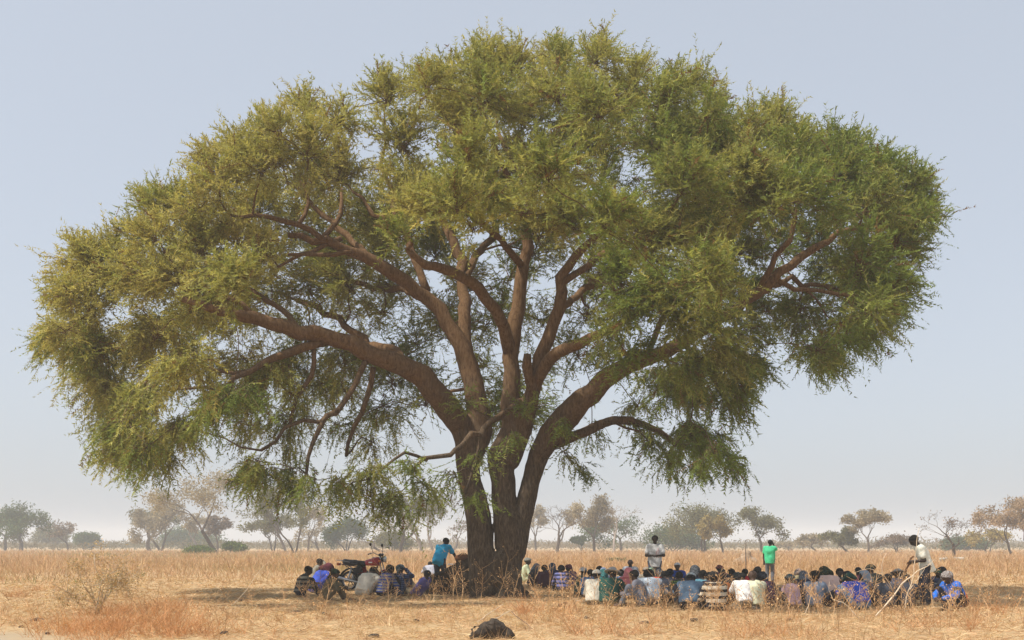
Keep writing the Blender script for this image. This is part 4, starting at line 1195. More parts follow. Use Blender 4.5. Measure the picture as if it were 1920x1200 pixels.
# ------------------------------------------------------------------ earth mound, bag, cattle, far termite mound
def sdf_obj(name, fn, lo, hi, vox, mat, parent=None, loc=(0, 0, 0), **kw):
    V, Q = net(fn, np.array(lo, float), np.array(hi, float), vox)
    o = add_obj(name, mesh_from(name, V, Q), mat, parent, **kw)
    o.location = loc
    return o
def mound_mat():
    m, n, l, b = new_mat('dark_mound_earth')
    t = noise_node(n, l, 5, 8, .7); t2 = noise_node(n, l, 24, 6, .7)
    c = ramp(n, l, t.outputs[0], [(.3, (.018, .013, .009)), (.55, (.055, .04, .027)), (.8, (.12, .09, .06))])
    l.new(c.outputs[0], b.inputs['Base Color']); b.inputs['Roughness'].default_value = .95; b.inputs['Specular IOR Level'].default_value = .1
    bump(n, l, b, t2.outputs[0], .9, .06)
    return m
M_MOUND = mound_mat()
def mound_fn(g):
    d = sd_seg(g, [-.55, 0, .2], [.3, 0, .52], .42, .56)
    d = smin(d, sd_seg(g, [-1.0, .05, -.05], [-.5, 0, .2], .30, .45), .3)
    d = smin(d, sd_seg(g, [.3, -.1, .35], [.8, .05, .3], .55, .38), .3)
    d = smin(d, sd_seg(g, [.1, -.35, .05], [.6, -.3, .1], .38, .34), .25)
    return d + .05 * vnoise(g, 5, 31) + .03 * vnoise(g, 12, 32) + .012 * vnoise(g, 30, 33)
mp = GX(862, 1114)
sdf_obj('earth_mound', mound_fn, (-1.7, -1.1, -.2), (1.7, 1.0, 1.3), .045, M_MOUND, loc=(mp[0], mp[1], 0), label='dark lumpy earth mound piled against the foot of the acacia', cat='mound')
def bag_fn(g):
    d = sd_seg(g, [-.16, 0, .1], [.16, 0, .1], .11, .10)
    d = smin(d, sd_seg(g, [-.1, 0, .16], [.08, .02, .17], .06, .06), .05)
    return d + .012 * vnoise(g, 20, 41)
bg_root = empty('cloth_bag', tuple(PX(869, 1053, mp[1] + .1)), label='brown cloth bag lying on top of the earth mound', cat='bag')
sdf_obj('sack', bag_fn, (-.4, -.3, -.1), (.4, .3, .4), .025, cloth('#6b4a35'), bg_root)
hb = MB(); hb.tube([(-.16, -.1, .16), (-.05, -.13, .26), (.06, -.12, .26), (.15, -.1, .15)], .012, 6)
add_obj('strap', hb.mesh('strap'), cloth('#3c2a20'), bg_root)
pp = MB()
pp.box((0, 0, .012), (.24, .17, .02)); pp.box((.02, .01, .032), (.2, .15, .012), rot=[[.95, -.31, 0], [.31, .95, 0], [0, 0, 1]])
add_obj('papers', pp.mesh('papers'), plain('paper_white', (.7, .7, .7), .8, var=.05), label='small stack of white papers under the hand of the stooping person', cat='papers').location = PX(846, 1059, mp[1] - .15)

def goat(u, v, Y, rz, label, big=1.0):
    p = (u - U_MID) * Y / F_PX
    root = empty('goat', (p, Y, 0), math.radians(rz), big, label=label, cat='goat', group='goats far off in the dry grass')
    def fn(g):
        d = sd_seg(g, [-.55, 0, .95], [.0, 0, .88], .27, .30)
        d = smin(d, sd_seg(g, [.0, 0, .88], [.48, 0, .95], .30, .27), .12)
        d = smin(d, sd_seg(g, [.55, 0, 1.02], [.92, 0, 1.12], .18, .12), .1)
        d = smin(d, sd_seg(g, [.95, 0, 1.15], [1.22, 0, .98], .115, .075), .05)
        for q in (1, -1):
            d = smin(d, sd_seg(g, [.92, .08 * q, 1.2], [.88, .22 * q, 1.2], .03, .05), .03)
            d = smin(d, sd_seg(g, [.45, .14 * q, .8], [.46, .14 * q, .42], .11, .065), .08)
            d = smin(d, sd_seg(g, [.46, .14 * q, .42], [.44, .14 * q, .03], .055, .05), .03)
            d = smin(d, sd_seg(g, [-.58, .15 * q, .8], [-.50, .15 * q, .55], .15, .085), .08)
            d = smin(d, sd_seg(g, [-.50, .15 * q, .55], [-.66, .15 * q, .36], .075, .055), .03)
            d = smin(d, sd_seg(g, [-.66, .15 * q, .36], [-.62, .15 * q, .03], .05, .05), .03)
        d = smin(d, sd_seg(g, [-.80, 0, 1.1], [-.88, 0, .5], .035, .03), .04)
        return d
    sdf_obj('body', fn, (-1.1, -.5, -.05), (1.4, .5, 1.5), .045, plain('white_hide', (.42, .37, .3), .85, var=.1), root)
    mb = MB()
    for q in (1, -1): mb.tube([(1.0, .06 * q, 1.24), (.93, .08 * q, 1.36), (.82, .1 * q, 1.42)], [.03, .024, .008], 6)
    add_obj('horns', mb.mesh('horns'), plain('horn', (.2, .17, .13), .6), root)
goat(1768, 1048, 88, 20, 'small white goat in the tall grass left of the dark leafless trunk', .4)
goat(1800, 1047, 92, 150, 'small white goat right beside the dark leafless trunk', .4)
fm = GX(1397, 1058)
sdf_obj('termite_mound', lambda g: smin(sd_seg(g, [-.5, 0, 0], [.5, 0, .05], .45, .5), sd_seg(g, [0, 0, .2], [.1, 0, .75], .55, .38), .2) + .06 * vnoise(g, 5, 51), (-1.3, -.9, -.2), (1.4, .9, 1.5), .07, plain('termite_earth', (.33, .24, .16), .95, var=.3, scale=6, bumpy=.5), loc=(fm[0], fm[1], 0), label='low rounded termite mound far back in the dry grass', cat='mound')
pm = MB(); pm.tube([(0, 0, 0), (.02, 0, .6), (0, 0, 1.2), (.03, 0, 1.75)], [.03, .028, .024, .018], 6)
add_obj('wooden_post', pm.mesh('wooden_post'), M_BGBARK, label='thin upright wooden post standing beside the far termite mound', cat='post').location = GX(1398, 1078)

# ------------------------------------------------------------------ motorcycle (x forward, z up)
def build_motorcycle():
    g0 = GX(688, 1107)
    root = empty('motorcycle', (g0[0], g0[1], 0), math.radians(-24), 1.08, label='red and black motorcycle parked on its stand among the seated group', cat='motorcycle')
    BLKM = plain('black_rubber', (.018, .018, .019), .75, var=.2); MET = plain('worn_steel', (.42, .42, .43), .35, .9, var=.15); DKM = plain('dark_metal', (.05, .05, .055), .45, .6, var=.2)
    RED = plain('red_paint', (.36, .02, .035), .3, 0, var=.08); SEATM = plain('black_vinyl', (.022, .022, .024), .5, var=.15); GLS = plain('lamp_glass', (.6, .62, .64), .12, .3, var=.05)
    ORA = plain('orange_lens', (.75, .2, .03), .3, var=.05); REDL = plain('red_lens', (.4, .02, .02), .3, var=.05); WHT = plain('white_decal', (.75, .75, .75), .5, var=.05)
    def part(name, mb, mat, par=root): return add_obj(name, mb.mesh(name), mat, par)
    def wheel(x):
        t = MB(); t.lathe((x, 0, .30), (0, 1, 0), [(.245, -.035), (.275, -.042), (.298, -.02), (.302, 0), (.298, .02), (.275, .042), (.245, .035), (.245, -.035)], 28)
        w = part('wheel', t, BLKM)
        r = MB(); r.lathe((x, 0, .30), (0, 1, 0), [(.245, -.03), (.225, -.022), (.225, .022), (.245, .03)], 28); r.lathe((x, 0, .30), (0, 1, 0), [(.001, -.06), (.05, -.06), (.05, .06), (.001, .06)], 14)
        part('rim', r, MET, w)
        for k in range(6):
            a = k * math.pi / 3 + .2
            s = MB(); s.tube([(x + .045 * math.cos(a), 0, .30 + .045 * math.sin(a)), (x + .23 * math.cos(a), 0, .30 + .23 * math.sin(a))], [.016, .011], 6)
            part('spoke', s, DKM, w)
    wheel(-.62); wheel(.66)
    f = MB()
    f.tube([(.42, 0, .92), (.30, 0, .60), (.26, 0, .36), (-.05, 0, .30), (-.20, 0, .40)], .022, 8)
    f.tube([(.42, 0, .92), (.1, 0, .84), (-.25, 0, .72)], .022, 8)
    for q in (1, -1):
        f.tube([(-.2, .09 * q, .72), (-.6, .11 * q, .76), (-.88, .1 * q, .80)], .014, 7)
        f.tube([(-.2, .06 * q, .42), (-.42, .09 * q, .58), (-.75, .1 * q, .76)], .014, 7)
        f.tube([(-.2, .08 * q, .38), (-.62, .09 * q, .30)], .02, 7)
    part('frame', f, DKM)
    for q in (1, -1):
        s = MB(); s.tube([(-.60, .11 * q, .34), (-.50, .11 * q, .70)], .026, 8)
        s.lathe((-.6, .11 * q, .36), (.28, 0, 1), [(.034, 0), (.034, .26), (.02, .27)], 10)
        part('shock_absorber', s, MET)
        k = MB(); k.tube([(.66, .085 * q, .30), (.53, .085 * q, .66), (.46, .085 * q, .92)], [.024, .02, .018], 8); part('fork', k, MET)
    e = MB(); e.box((.08, 0, .36), (.36, .26, .22)); e.lathe((.05, -.16, .34), (0, 1, 0), [(.001, 0), (.11, 0), (.11, .32), (.001, .32)], 16)
    e.box((.16, 0, .55), (.15, .16, .20), rot=[[.94, 0, .34], [0, 1, 0], [-.34, 0, .94]])
    eng = part('engine', e, DKM)
    for k in range(5):
        fb = MB(); fb.box((.125 + k * .012, 0, .47 + .034 * k), (.19, .20, .009), rot=[[.94, 0, .34], [0, 1, 0], [-.34, 0, .94]]); part('cooling_fin', fb, MET, eng)
    x = MB(); x.tube([(.24, -.1, .52), (.36, -.13, .40), (.26, -.15, .22), (-.1, -.16, .22), (-.35, -.17, .27), (-.95, -.18, .38)], [.02, .02, .02, .022, .045, .05], 10); part('exhaust_pipe', x, MET)
    def tank_fn(g):
        d = sd_seg(g, [.34, 0, .90], [-.02, 0, .86], .135, .085)
        d = smin(d, sd_seg(g, [.30, .05, .84], [.05, .03, .82], .11, .08), .06); d = smin(d, sd_seg(g, [.30, -.05, .84], [.05, -.03, .82], .11, .08), .06)
        return np.maximum(d, -(g[..., 2] - .76))
    tk = sdf_obj('fuel_tank', tank_fn, (-.25, -.3, .6), (.6, .3, 1.15), .024, RED, root)
    for q in (1, -1):
        bdg = MB(); bdg.box((.19, .158 * q, .855), (.15, .012, .04), rot=[[.98, -.2 * q, 0], [.2 * q, .98, 0], [0, 0, 1]]); part('tank_badge', bdg, WHT, tk)
    cp = MB(); cp.lathe((.2, 0, 1.0), (0, 0, 1), [(.04, 0), (.04, .025), (.001, .03)], 12); part('filler_cap', cp, MET, tk)
    def seat_fn(g):
        d = sd_seg(g, [-.05, 0, .82], [-.45, 0, .83], .085, .10)
        d = smin(d, sd_seg(g, [-.45, 0, .83], [-.82, 0, .88], .10, .085), .05)
        d = smin(d, sd_seg(g, [-.3, .07, .8], [-.75, .06, .84], .075, .07), .05); d = smin(d, sd_seg(g, [-.3, -.07, .8], [-.75, -.06, .84], .075, .07), .05)
        return np.maximum(d, -(g[..., 2] - .77))
    sdf_obj('seat', seat_fn, (-1.05, -.3, .65), (.15, .3, 1.1), .024, SEATM, root)
    sc_ = MB(); sc_.box((-.28, .12, .62), (.34, .03, .2), rot=[[.96, 0, -.26], [0, 1, 0], [.26, 0, .96]]); part('side_cover', sc_, RED); 
    sc2 = MB(); sc2.box((-.28, -.12, .62), (.34, .03, .2), rot=[[.96, 0, -.26], [0, 1, 0], [.26, 0, .96]]); part('side_cover', sc2, BLKM)
    def fender(x, a0, a1, r, w, name, mat):
        mb = MB(); n = 12; V = []
        for i in range(n):
            a = math.radians(a0 + (a1 - a0) * i / (n - 1))
            for (dr, yy) in ((-.02, -w), (.0, -w * .8), (.02, 0), (.0, w * .8), (-.02, w), (.008, 0)):
                V.append((x + (r + dr) * math.cos(a), yy, .30 + (r + dr) * math.sin(a)))
        Q = [[i * 6 + j, i * 6 + (j + 1) % 6, (i + 1) * 6 + (j + 1) % 6, (i + 1) * 6 + j] for i in range(n - 1) for j in range(6)]
        mb.add(V, Q); return part(name, mb, mat)
    fender(-.62, 60, 200, .37, .075, 'rear_fender', BLKM); fender(.66, 30, 150, .34, .06, 'front_fender', RED)
    mf = MB(); mf.box((-1.02, 0, .38), (.03, .17, .22), rot=[[.9, 0, .43], [0, 1, 0], [-.43, 0, .9]]); part('mud_flap', mf, BLKM)
    rk = MB()
    for q in (1, -1): rk.tube([(-.55, .13 * q, .86), (-.95, .13 * q, .92), (-1.08, .08 * q, .92)], .012, 7)
    rk.tube([(-1.08, .08, .92), (-1.08, -.08, .92)], .012, 7); rk.tube([(-.95, .13, .92), (-.95, -.13, .92)], .01, 7); part('luggage_rack', rk, MET)
    tl = MB(); tl.box((-1.04, 0, .80), (.08, .14, .08)); part('tail_light', tl, REDL)
    h = MB(); h.tube([(.26, .38, 1.10), (.36, .28, 1.15), (.43, .1, 1.08), (.44, 0, 1.06), (.43, -.1, 1.08), (.36, -.28, 1.15), (.26, -.38, 1.10)], .013, 8)
    h.tube([(.46, 0, .9), (.44, 0, 1.06)], .03, 8)
    hb_ = part('handlebar', h, MET)
    for q in (1, -1):
        gp = MB(); gp.tube([(.31, .33 * q, 1.125), (.24, .40 * q, 1.09)], .02, 8); part('grip', gp, BLKM, hb_)
        lv = MB(); lv.tube([(.36, .30 * q, 1.14), (.36, .38 * q, 1.12), (.30, .44 * q, 1.10)], .007, 6); part('lever', lv, MET, hb_)
        st = MB(); st.tube([(.34, .27 * q, 1.15), (.33, .32 * q, 1.26), (.30, .34 * q, 1.36)], .008, 6)
        st.lathe((.285, .35 * q, 1.40), (1, 0, 0.1), [(.001, -.012), (.045, -.012), (.052, 0), (.045, .02), (.001, .024)], 14); part('mirror', st, BLKM, hb_)
    hl = MB(); hl.lathe((.52, 0, .97), (1, 0, -.05), [(.02, -.03), (.07, -.01), (.095, .06), (.1, .09)], 18); hd = part('headlight', hl, DKM)
    gl = MB(); gl.lathe((.60, 0, .966), (1, 0, -.05), [(.1, .008), (.08, .025), (.04, .036), (.001, .04)], 18); part('lens', gl, GLS, hd)
    for q in (1, -1):
        sp = MB(); sp.lathe((.46, .06 * q, 1.10), (-.5, 0, .86), [(.02, -.05), (.05, -.03), (.052, .02), (.001, .022)], 14); part('gauge', sp, DKM)
        ii = MB(); ii.lathe((.52, .17 * q, .90), (1, 0, 0), [(.012, -.04), (.035, -.02), (.036, .02), (.001, .035)], 10); ii.tube([(.5, .08 * q, .9), (.52, .16 * q, .9)], .01, 6); part('turn_signal', ii, ORA)
        ij = MB(); ij.lathe((-.98, .16 * q, .80), (-1, 0, 0), [(.012, -.04), (.035, -.02), (.036, .02), (.001, .035)], 10); ij.tube([(-.96, .08 * q, .8), (-.98, .15 * q, .8)], .01, 6); part('turn_signal', ij, ORA)
    ks = MB(); ks.tube([(-.05, .12, .25), (-.08, .26, .01)], .013, 7); part('kickstand', ks, DKM)
    fp = MB(); fp.tube([(.02, .14, .27), (.02, .30, .27)], .018, 7); fp.tube([(.02, -.14, .27), (.02, -.30, .27)], .018, 7); part('footrest', fp, BLKM)
    root.rotation_euler = (math.radians(-3), 0, math.radians(-24))
build_motorcycle()

# ------------------------------------------------------------------ grasses, straw, weeds, shrub, fallen wood
M_GRASS = leaf_mat('dry_grass', 0.25)
M_STEM = leaf_mat('dry_weed_stem', 0.1)
def frustum_pts(n, y0, y1, power, r, margin=0.56):
    t = r.random(n)
    Y = (y0 ** (1 - power) + t * (y1 ** (1 - power) - y0 ** (1 - power))) ** (1 / (1 - power)) if power != 1 else y0 * (y1 / y0) ** t
    X = r.uniform(-margin, margin, n) * Y
    return X, Y
def blades(B, D, bend, L, W, col, r):
    """curved narrow blades of two quads tapering to a point (quad + tri)"""
    n = len(B)
    S = nrm(np.cross(D, r.normal(size=(n, 3)) + np.array([0, 1.0, 0])))
    L = L[:, None]; W = W[:, None]
    m = B + D * L * .5; e = B + D * L + bend * L
    V = np.stack([B - S * W / 2, B + S * W / 2, m + S * W * .4 + bend * L * .3, m - S * W * .4 + bend * L * .3, e], 1).reshape(-1, 3)
    i = np.arange(n) * 5
    Q = np.stack([i, i + 1, i + 2, i + 3], -1); T = np.stack([i + 3, i + 2, i + 4], -1)
    return V, Q, T, np.repeat(col, 5, 0)
PAL = np.array([(.57, .41, .22), (.49, .32, .175), (.65, .51, .31), (.41, .25, .14), (.54, .345, .205)])
def grass_col(n, r, red=0.5):
    w = r.random((n, 1))
    a = PAL[r.integers(0, len(PAL), n)]
    b = np.array([.49, .285, .165])
    return (a * (1 - red * w) + b * red * w) * np.exp(r.normal(size=(n, 1)) * .15)

def shade_density(X, Y):
    return np.ones_like(X)

def straw_litter():
    r = np.random.default_rng(5)
    n = 85000
    X, Y = frustum_pts(n, 15.5, 52, 1.3, r)
    p = np.stack([X, Y, 0 * X], -1)
    keep = (vnoise(p, 1.3, 61) + r.normal(size=n) * .5 > -.45)
    keep &= ~((np.hypot(X + 10.2, Y - 16.6) < 4.2) & (r.random(n) < .93))
    X, Y = X[keep], Y[keep]; n = len(X)
    B = np.stack([X, Y, ground_z(X, Y) + r.uniform(.003, .03, n)], -1)
    a = r.uniform(0, 6.28, n)
    D = nrm(np.stack([np.cos(a), np.sin(a), np.abs(r.normal(size=n)) * .22], -1))
    bend = r.normal(size=(n, 3)) * .12; bend[:, 2] = np.abs(bend[:, 2]) * .3
    L = r.uniform(.08, .30, n) * (Y / 22) ** .5; W = r.uniform(.004, .010, n) * Y / 20
    V, Q, T, C = blades(B, D, bend, L, W, grass_col(n, r, .25) * 1.12, r)
    add_obj('straw_litter', mesh_from('straw_litter', V, Q, T, False, C), M_GRASS, kind='stuff')
straw_litter()

def standing_grass():
    r = np.random.default_rng(6)
    Vs, Qs, Ts, Cs, o = [], [], [], [], 0
    def emit(B, D, bend, L, W, C):
        nonlocal o
        V, Q, T, C = blades(B, D, bend, L, W, C, r)
        Vs.append(V); Qs.append(Q + o); Ts.append(T + o); Cs.append(C); o += len(V)
    # tall dry field behind the crowd
    n = 150000
    X, Y = frustum_pts(n, 43, 230, 1.35, r, .58)
    p = np.stack([X, Y, 0 * X], -1)
    h = np.clip(.50 + .20 * vnoise(p, .30, 62) + .16 * vnoise(p, 1.2, 63), .15, 1.05) * np.where(r.random(n) < .04, 1.5, 1)
    # thinner, shorter near the tree's shade
    ramp_ = np.clip((Y - 40) / 34, 0, 1) ** 1.2
    keep = r.random(n) < .10 + .90 * ramp_
    X, Y, h, ramp_ = X[keep], Y[keep], h[keep], ramp_[keep]; n = len(X)
    p = np.stack([X, Y, 0 * X], -1)
    B = p + UP * 0
    D = nrm(np.stack([r.normal(size=n) * .5, r.normal(size=n) * .5, np.ones(n)], -1))
    bend = r.normal(size=(n, 3)) * .16
    L = h * (.55 + .45 * ramp_) * r.uniform(.45, 1.3, n); W = Y * .00040 * r.uniform(.5, 1.5, n)
    C = grass_col(n, r, .75)
    g = np.clip(vnoise(p, .11, 64) * 1.6 - .45, 0, 1)[:, None] * (r.random((n, 1)) < .5) * (X < -6)[:, None]
    C = C * (1 - g) + np.array([.16, .19, .06]) * g
    emit(B, D, bend, L, W, C)
    # tufts on the near ground
    def tufts(nt, y0, y1, h0, h1, per, red, pw=1.2, sel=None, spread=.06):
        X, Y = frustum_pts(nt, y0, y1, pw, r)
        if sel is not None:
            k = sel(X, Y); X, Y = X[k], Y[k]
        nt = len(X)
        n = nt * per
        B = np.repeat(np.stack([X, Y, ground_z(X, Y)], -1), per, 0) + np.concatenate([r.normal(size=(n, 2)) * spread, np.zeros((n, 1))], 1)
        hh = np.repeat(r.uniform(h0, h1, nt), per)
        D = nrm(np.stack([r.normal(size=n) * .42, r.normal(size=n) * .42, np.ones(n)], -1))
        bend = np.stack([r.normal(size=n) * .25, r.normal(size=n) * .25, -np.abs(r.normal(size=n)) * .12], -1)
        yy = np.repeat(Y, per)
        emit(B, D, bend, hh * r.uniform(.5, 1.2, n), r.uniform(.004, .009, n) * yy / 22, np.repeat(grass_col(nt, r, red), per, 0) * np.exp(r.normal(size=(n, 1)) * .15))
    noise_sel = lambda s, thr, seed: (lambda X, Y: vnoise(np.stack([X, Y, 0 * X], -1), s, seed) + .35 * r.normal(size=len(X)) > thr)
    tr = lambda X, Y: np.hypot(X + 10.2, Y - 16.6) > 4.6
    tufts(2600, 15.5, 27.5, .12, .40, 9, .45, sel=lambda X, Y: noise_sel(.8, .0, 71)(X, Y) & tr(X, Y))
    tufts(900, 27.5, 44, .10, .35, 8, .5, sel=noise_sel(.6, .1, 72))
    # reddish heaps of dry grass, near left
    for u, v, k, hh, sp in ((150,1188,26,.55,.5),(230,1180,30,.6,.6),(300,1170,26,.6,.5),(345,1190,20,.55,.4),(250,1150,22,.45,.45),(200,1200,20,.5,.5),(320,1145,16,.5,.3),(40,1120,10,.4,.3),(95,1108,8,.45,.25),(30,1075,10,.5,.6),(15,1090,12,.5,.6),(380,1195,12,.45,.4),(1130,1190,12,.5,.4),(1420,1195,14,.5,.5),(1760,1180,14,.5,.5),(1870,1150,14,.5,.6),(1010,1150,14,.5,.4),(1040,1165,10,.4,.4)):
        c = GX(u, v)
        nt = k; per = 16
        n = nt * per
        P = np.repeat(np.stack([c[0] + r.normal(size=nt) * sp, c[1] + r.normal(size=nt) * sp, np.zeros(nt)], -1), per, 0)
        P[:, :2] += r.normal(size=(n, 2)) * .07
        D = nrm(np.stack([r.normal(size=n) * .5, r.normal(size=n) * .5, np.ones(n)], -1)); bend = np.stack([r.normal(size=n) * .4, r.normal(size=n) * .4, -np.abs(r.normal(size=n)) * .2], -1)
        C = np.array([.52, .27, .13]) * np.exp(r.normal(size=(n, 1)) * .22)
        emit(P, D, bend, 1.3 * hh * r.uniform(.4, 1.1, n), r.uniform(.004, .007, n), C)
    add_obj('dry_grass', mesh_from('dry_grass', np.concatenate(Vs), np.concatenate(Qs), np.concatenate(Ts), False, np.concatenate(Cs)), M_GRASS, kind='stuff')
standing_grass()

def dry_weeds():
    """thin branching stalks with little seed heads"""
    r = np.random.default_rng(8)
    mb = MB(); LBs, LDs, LSs, LLs, LCs = [], [], [], [], []
    spots = []
    for k in range(120):
        u = r.uniform(960, 1960) if r.random() < .72 else r.uniform(-40, 960)
        v = r.uniform(1128, 1198); spots.append((u, v, r.uniform(.35, .95)))
    for u, v, h in ((1230,1150,1.0),(1320,1152,1.1),(1345,1155,.9),(1080,1150,1.25),(1070,1150,.9),(1030,1140,1.15),(1005,1135,1.0),(985,1130,.7),(830,1130,1.0),(860,1125,1.3),(850,1130,.8),(900,1128,.9),(930,1130,1.2),(800,1125,.7),(770,1122,.7),(720,1125,1.0),(730,1122,.9),(610,1122,.7),(600,1125,.9),(575,1128,.8),(1450,1150,.9),(1470,1150,.8),(1540,1155,1.0),(1580,1155,1.0),(1620,1152,1.1),(1655,1155,1.0),(1690,1155,1.1),(1720,1150,1.2),(1770,1145,1.0),(1790,1150,.9),(1270,1150,.7),(1380,1152,.7),(1400,1155,.6),(1190,1148,.7),(1870,1140,1.1),(1840,1145,.9),(1900,1135,1.0),(1500,1152,.8)):
        spots.append((u, v, h * 1.1)); spots.append((u + r.normal() * 22, v + r.uniform(-3, 8), h * r.uniform(.5, .8))); spots.append((u + r.normal() * 14, v + r.uniform(0, 10), h * r.uniform(.5, .9)))
    for k in range(230):                                          # sparser ones further back
        spots.append((r.uniform(-30, 1960), r.uniform(1062, 1100), r.uniform(.6, 1.1)))
    for u, v, h in spots:
        b = GX(u, v); b[2] = -.01
        lean = np.array([r.normal() * .28, r.normal() * .28, 1.0])
        k = 6; pts = [b]; d = nrm(lean)
        for i in range(k - 1):
            d = nrm(d + r.normal(size=3) * .12); pts.append(pts[-1] + d * h / (k - 1))
        pts = np.array(pts); thick = max(.0045, b[1] * .00023)
        c = np.array([.50, .32, .17]) * math.exp(r.normal() * .2)
        def tube(p, r0, r1):
            n0 = mb.n; mb.tube(p, np.linspace(r0, r1, len(p)), 3, cap=False); mb.C.append(np.broadcast_to(c, (mb.n - n0, 3)))
        tube(pts, thick * 1.2, thick * .6)
        for j in range(int(r.integers(7, 13))):
            t = r.uniform(.25, .98) * (k - 1); i = min(int(t), k - 2)
            s = pts[i] + (pts[i + 1] - pts[i]) * (t - i)
            dd = nrm(np.array([r.normal(), r.normal(), .75 + .3 * r.random()])); L = h * r.uniform(.12, .38)
            q = np.array([s, s + dd * L * .5, s + dd * L + UP * L * .12 + r.normal(size=3) * .02])
            tube(q, thick * .7, thick * .4)
            m = 5
            LBs.append(q[-1] + r.normal(size=(m, 3)) * .03); LDs.append(nrm(r.normal(size=(m, 3)))); LLs.append(r.uniform(.02, .045, m)); LCs.append(np.repeat(np.array([[.48, .30, .15]]) * np.exp(r.normal(size=(m, 1)) * .25), 4, 0))
    B = np.concatenate(LBs); D = np.concatenate(LDs); S = nrm(np.cross(D, r.normal(size=B.shape))); L = np.concatenate(LLs)
    V, Q = rhombi(B, D, S, L, L * .5)
    mb.add(V, Q, None, np.concatenate(LCs))
    add_obj('dry_weeds', mb.mesh('dry_weeds', False), M_STEM, kind='stuff')
dry_weeds()

# the pale thorny shrub, near left
def thorn_shrub():
    r = np.random.default_rng(15)
    b = GX(190, 1152); Y = b[1]
    wood = MB(); LB, LC = [], []
    def grow(p, d, L, rad, lv):
        pts = [p]
        for i in range(4):
            d = nrm(d + r.normal(size=3) * .2); pts.append(pts[-1] + d * L / 4)
        pts = np.array(pts); wood.tube(pts, np.linspace(rad, rad * .6, 5), 5 if lv < 2 else 3, cap=False)
        if lv >= 2: LB.append(pts[1:] + r.normal(size=(4, 3)) * .05)
        if lv == 4: return
        for c in range(int(r.integers(2, 5))):
            grow(pts[int(r.integers(1, 5))], nrm(d + r.normal(size=3) * .75 + UP * .12), L * r.uniform(.5, .8), rad * .6, lv + 1)
    for k in range(6): grow(np.array([r.normal() * .08, r.normal() * .08, 0]), nrm(np.array([r.normal() * .7, r.normal() * .5, .9])), r.uniform(.6, .85), .018, 0)
    root = empty('thorn_shrub', tuple(b), label='pale dry thorny shrub with ochre leaves rising from reddish grass', cat='shrub')
    add_obj('branches', wood.mesh('shrub_branches'), plain('pale_thorn_wood', (.46, .37, .26), .9, var=.25), root)
    B = np.concatenate(LB); B = np.repeat(B, 2, 0) + r.normal(size=(len(B) * 2, 3)) * .05; n = len(B)
    D = nrm(r.normal(size=(n, 3))); S = nrm(np.cross(D, r.normal(size=(n, 3))))
    V, Q = rhombi(B, D, S, r.uniform(.03, .06, n), r.uniform(.012, .025, n))
    C = np.array([.52, .36, .18]) * np.exp(r.normal(size=(n, 1)) * .25)
    gr = r.random((n, 1)) < .1
    C = np.where(gr, np.array([.24, .25, .11]), C)
    add_obj('leaves', mesh_from('shrub_leaves', V, Q, None, False, np.repeat(C, 4, 0)), M_GRASS, root, kind='stuff')
thorn_shrub()

M_PALEWOOD = plain('bleached_wood', (.62, .50, .36), .85, var=.2, scale=8)
def fallen(name, lines, Y, label, mat=M_PALEWOOD):
    mb = MB(); base = None
    for L in lines:
        pts = np.array([PX(u, v, Y + dy) for u, v, dy, r_ in L]); rad = np.array([(.30 + .12 * r_) * r_ * Y / F_PX for u, v, dy, r_ in L])
        pts[:, 2] = np.maximum(pts[:, 2], 0.01)
        p, rr = smooth_line(pts, rad, .12)
        p += rng.normal(size=p.shape) * .006
        if base is None: base = p[0] * np.array([1, 1, 0])
        mb.tube(p - base, rr, 6, wob=.06)
    add_obj(name, mb.mesh(name), mat, label=label, cat='branch').location = base
fallen('thorn_branch', [
 [(1640,1168,0,2.6),(1668,1125,.1,2.6),(1690,1097,.2,2.4),(1720,1072,.3,2.0),(1745,1058,.4,1.5),(1752,1048,.4,.8)],
 [(1676,1115,.1,1.9),(1668,1095,.0,1.8),(1654,1075,-.1,1.7),(1653,1060,-.1,1.5),(1656,1045,-.1,1.2),(1662,1038,-.1,.8)],
 [(1655,1075,-.1,1.3),(1640,1068,-.2,1.1),(1620,1068,-.3,.9),(1600,1075,-.3,.6)],
 [(1698,1150,.2,2.2),(1700,1120,.2,2.0),(1712,1085,.2,1.8),(1716,1040,.2,1.6),(1720,1010,.2,1.3),(1723,990,.2,.8)],
 [(1688,1100,.2,1.3),(1684,1085,.1,1.2),(1688,1072,.1,.9)],
 [(1716,1045,.2,1.0),(1735,1032,.3,.8),(1745,1020,.3,.5)],
 [(1702,1110,.2,1.4),(1725,1080,.4,1.2),(1735,1060,.5,.7)]], 23.5, 'pale bleached thorn branch propped up in front of the man with the stick')
fallen('dead_twig', [[(1612,1178,0,1.8),(1598,1145,.1,1.7),(1580,1130,.1,1.6),(1562,1125,.2,1.4),(1555,1105,.2,1.1),(1556,1090,.2,.7)], [(1584,1131,.1,1.3),(1596,1115,.0,1.1),(1600,1105,.0,.7)]], 23.0, 'pale forked dead twig in front of the royal blue shirt')
fallen('dead_twig', [[(1508,1165,0,1.5),(1516,1135,.1,1.4),(1522,1110,.1,1.2),(1521,1095,.1,.8)]], 24.0, 'thin pale upright dead twig in front of the khaki shirt')
fallen('fallen_stick', [[(925,1161,0,1.6),(945,1152,.2,1.5),(957,1143,.4,1.2)]], 20.6, 'short bleached stick lying just behind the charred stump')
fallen('fallen_stick', [[(895,1166,0,1.4),(920,1148,.3,1.3),(942,1134,.6,1.1)]], 20.9, 'straight pale stick slanting up behind the charred stump')
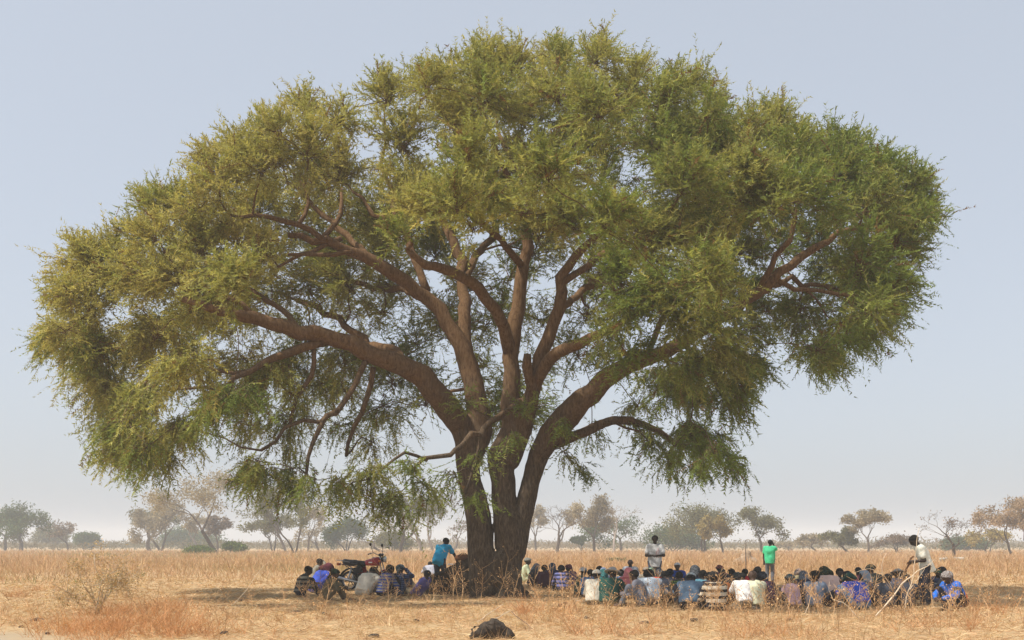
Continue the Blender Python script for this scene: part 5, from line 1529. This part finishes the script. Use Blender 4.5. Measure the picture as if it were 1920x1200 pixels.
fallen('fallen_stick', [[(958,1146,.3,1.6),(985,1168,.1,1.5),(1002,1184,-.1,1.4),(1030,1200,-.3,1.0)]], 20.3, 'brown bent stick lying right of the charred stump', plain('brown_stick', (.2, .13, .08), .9, var=.3))
fallen('fallen_stick', [[(1080,1125,0,2.0),(1095,1127,0,2.0),(1118,1128,0,1.8)]], 29.5, 'pale straight stick on the ground before the cream hooded shirt')
fallen('dead_twig', [[(436,1135,0,.9),(460,1108,.3,.9),(486,1072,.6,.8),(500,1055,.9,.6),(509,1043,1.0,.4)]], 24.5, 'long thin pale stalk slanting up left of the motorcycle group')

M_STUMP = plain('charred_wood', (.045, .034, .025), .95, var=.75, scale=16, bumpy=1.0)
def stump_fn(g):
    d = sd_seg(g, [-.22, 0, .06], [.05, 0, .16], .13, .17)
    d = smin(d, sd_seg(g, [.1, .03, .1], [.3, .0, .02], .15, .10), .08)
    d = np.maximum(d, -sd_seg(g, [-.28, -.2, .16], [-.22, .1, .14], .055, .05))
    return d + .03 * vnoise(g, 14, 81) + .018 * vnoise(g, 34, 82)
sp_ = GX(920, 1197)
sdf_obj('charred_stump', stump_fn, (-.55, -.4, -.1), (.6, .4, .5), .025, M_STUMP, loc=(sp_[0], sp_[1], 0), label='dark charred stump lying in the straw in front of the acacia', cat='stump')

# clods of dark earth on the straw
def clods():
    r = np.random.default_rng(31)
    me = []
    for k in range(4):
        V, Q = net(lambda g: np.linalg.norm(g * np.array([.8, 1, 1.5]), axis=-1) - .075 + .02 * vnoise(g, 30, 90 + k), np.full(3, -.14), np.full(3, .14), .02)
        me.append(mesh_from('clod', V, Q))
    pts = [(370,1110),(452,1128),(520,1140),(607,1153),(650,1130),(688,1160),(672,1128),(560,1150),(700,1196),(1060,1133),(1050,1137),(330,1150),(420,1190),(40,1178),(90,1190),(70,1165),(780,1165),(850,1150),(1100,1160),(1210,1170),(1300,1165),(1480,1165),(110,1125)]
    for i, (u, v) in enumerate(pts):
        g_ = GX(u, v)
        o = add_obj('earth_clod', me[i % 4], M_STUMP, label='small dark clod of earth lying on the straw', cat='clod', group='earth clods scattered on the straw')
        o.location = (g_[0], g_[1], .02); o.rotation_euler = (0, 0, r.uniform(0, 6)); s = r.uniform(.5, 1.05); o.scale = (s * r.uniform(.8, 1.5), s, s)
clods()

# ------------------------------------------------------------------ dusty air
def build_haze():
    mb = MB()
    x0, x1, y0, y1, z0, z1 = -1490, 1490, -70, 1490, -1.2, 18.6
    V = [(x, y, z) for x in (x0, x1) for y in (y0, y1) for z in (z0, z1)]
    mb.add(V, [(0, 1, 3, 2), (4, 6, 7, 5), (0, 4, 5, 1), (2, 3, 7, 6), (0, 2, 6, 4), (1, 5, 7, 3)])
    m = bpy.data.materials.new('dusty_air'); m.use_nodes = True
    n = m.node_tree.nodes; n.clear()
    o = n.new('ShaderNodeOutputMaterial'); p = n.new('ShaderNodeVolumePrincipled')
    p.inputs['Color'].default_value = (0.86, 0.90, 0.95, 1)
    p.inputs['Density'].default_value = 0.0010
    p.inputs['Anisotropy'].default_value = 0.0
    m.node_tree.links.new(p.outputs[0], o.inputs['Volume'])
    add_obj('haze', mb.mesh('haze', False), m, kind='stuff')
build_haze()
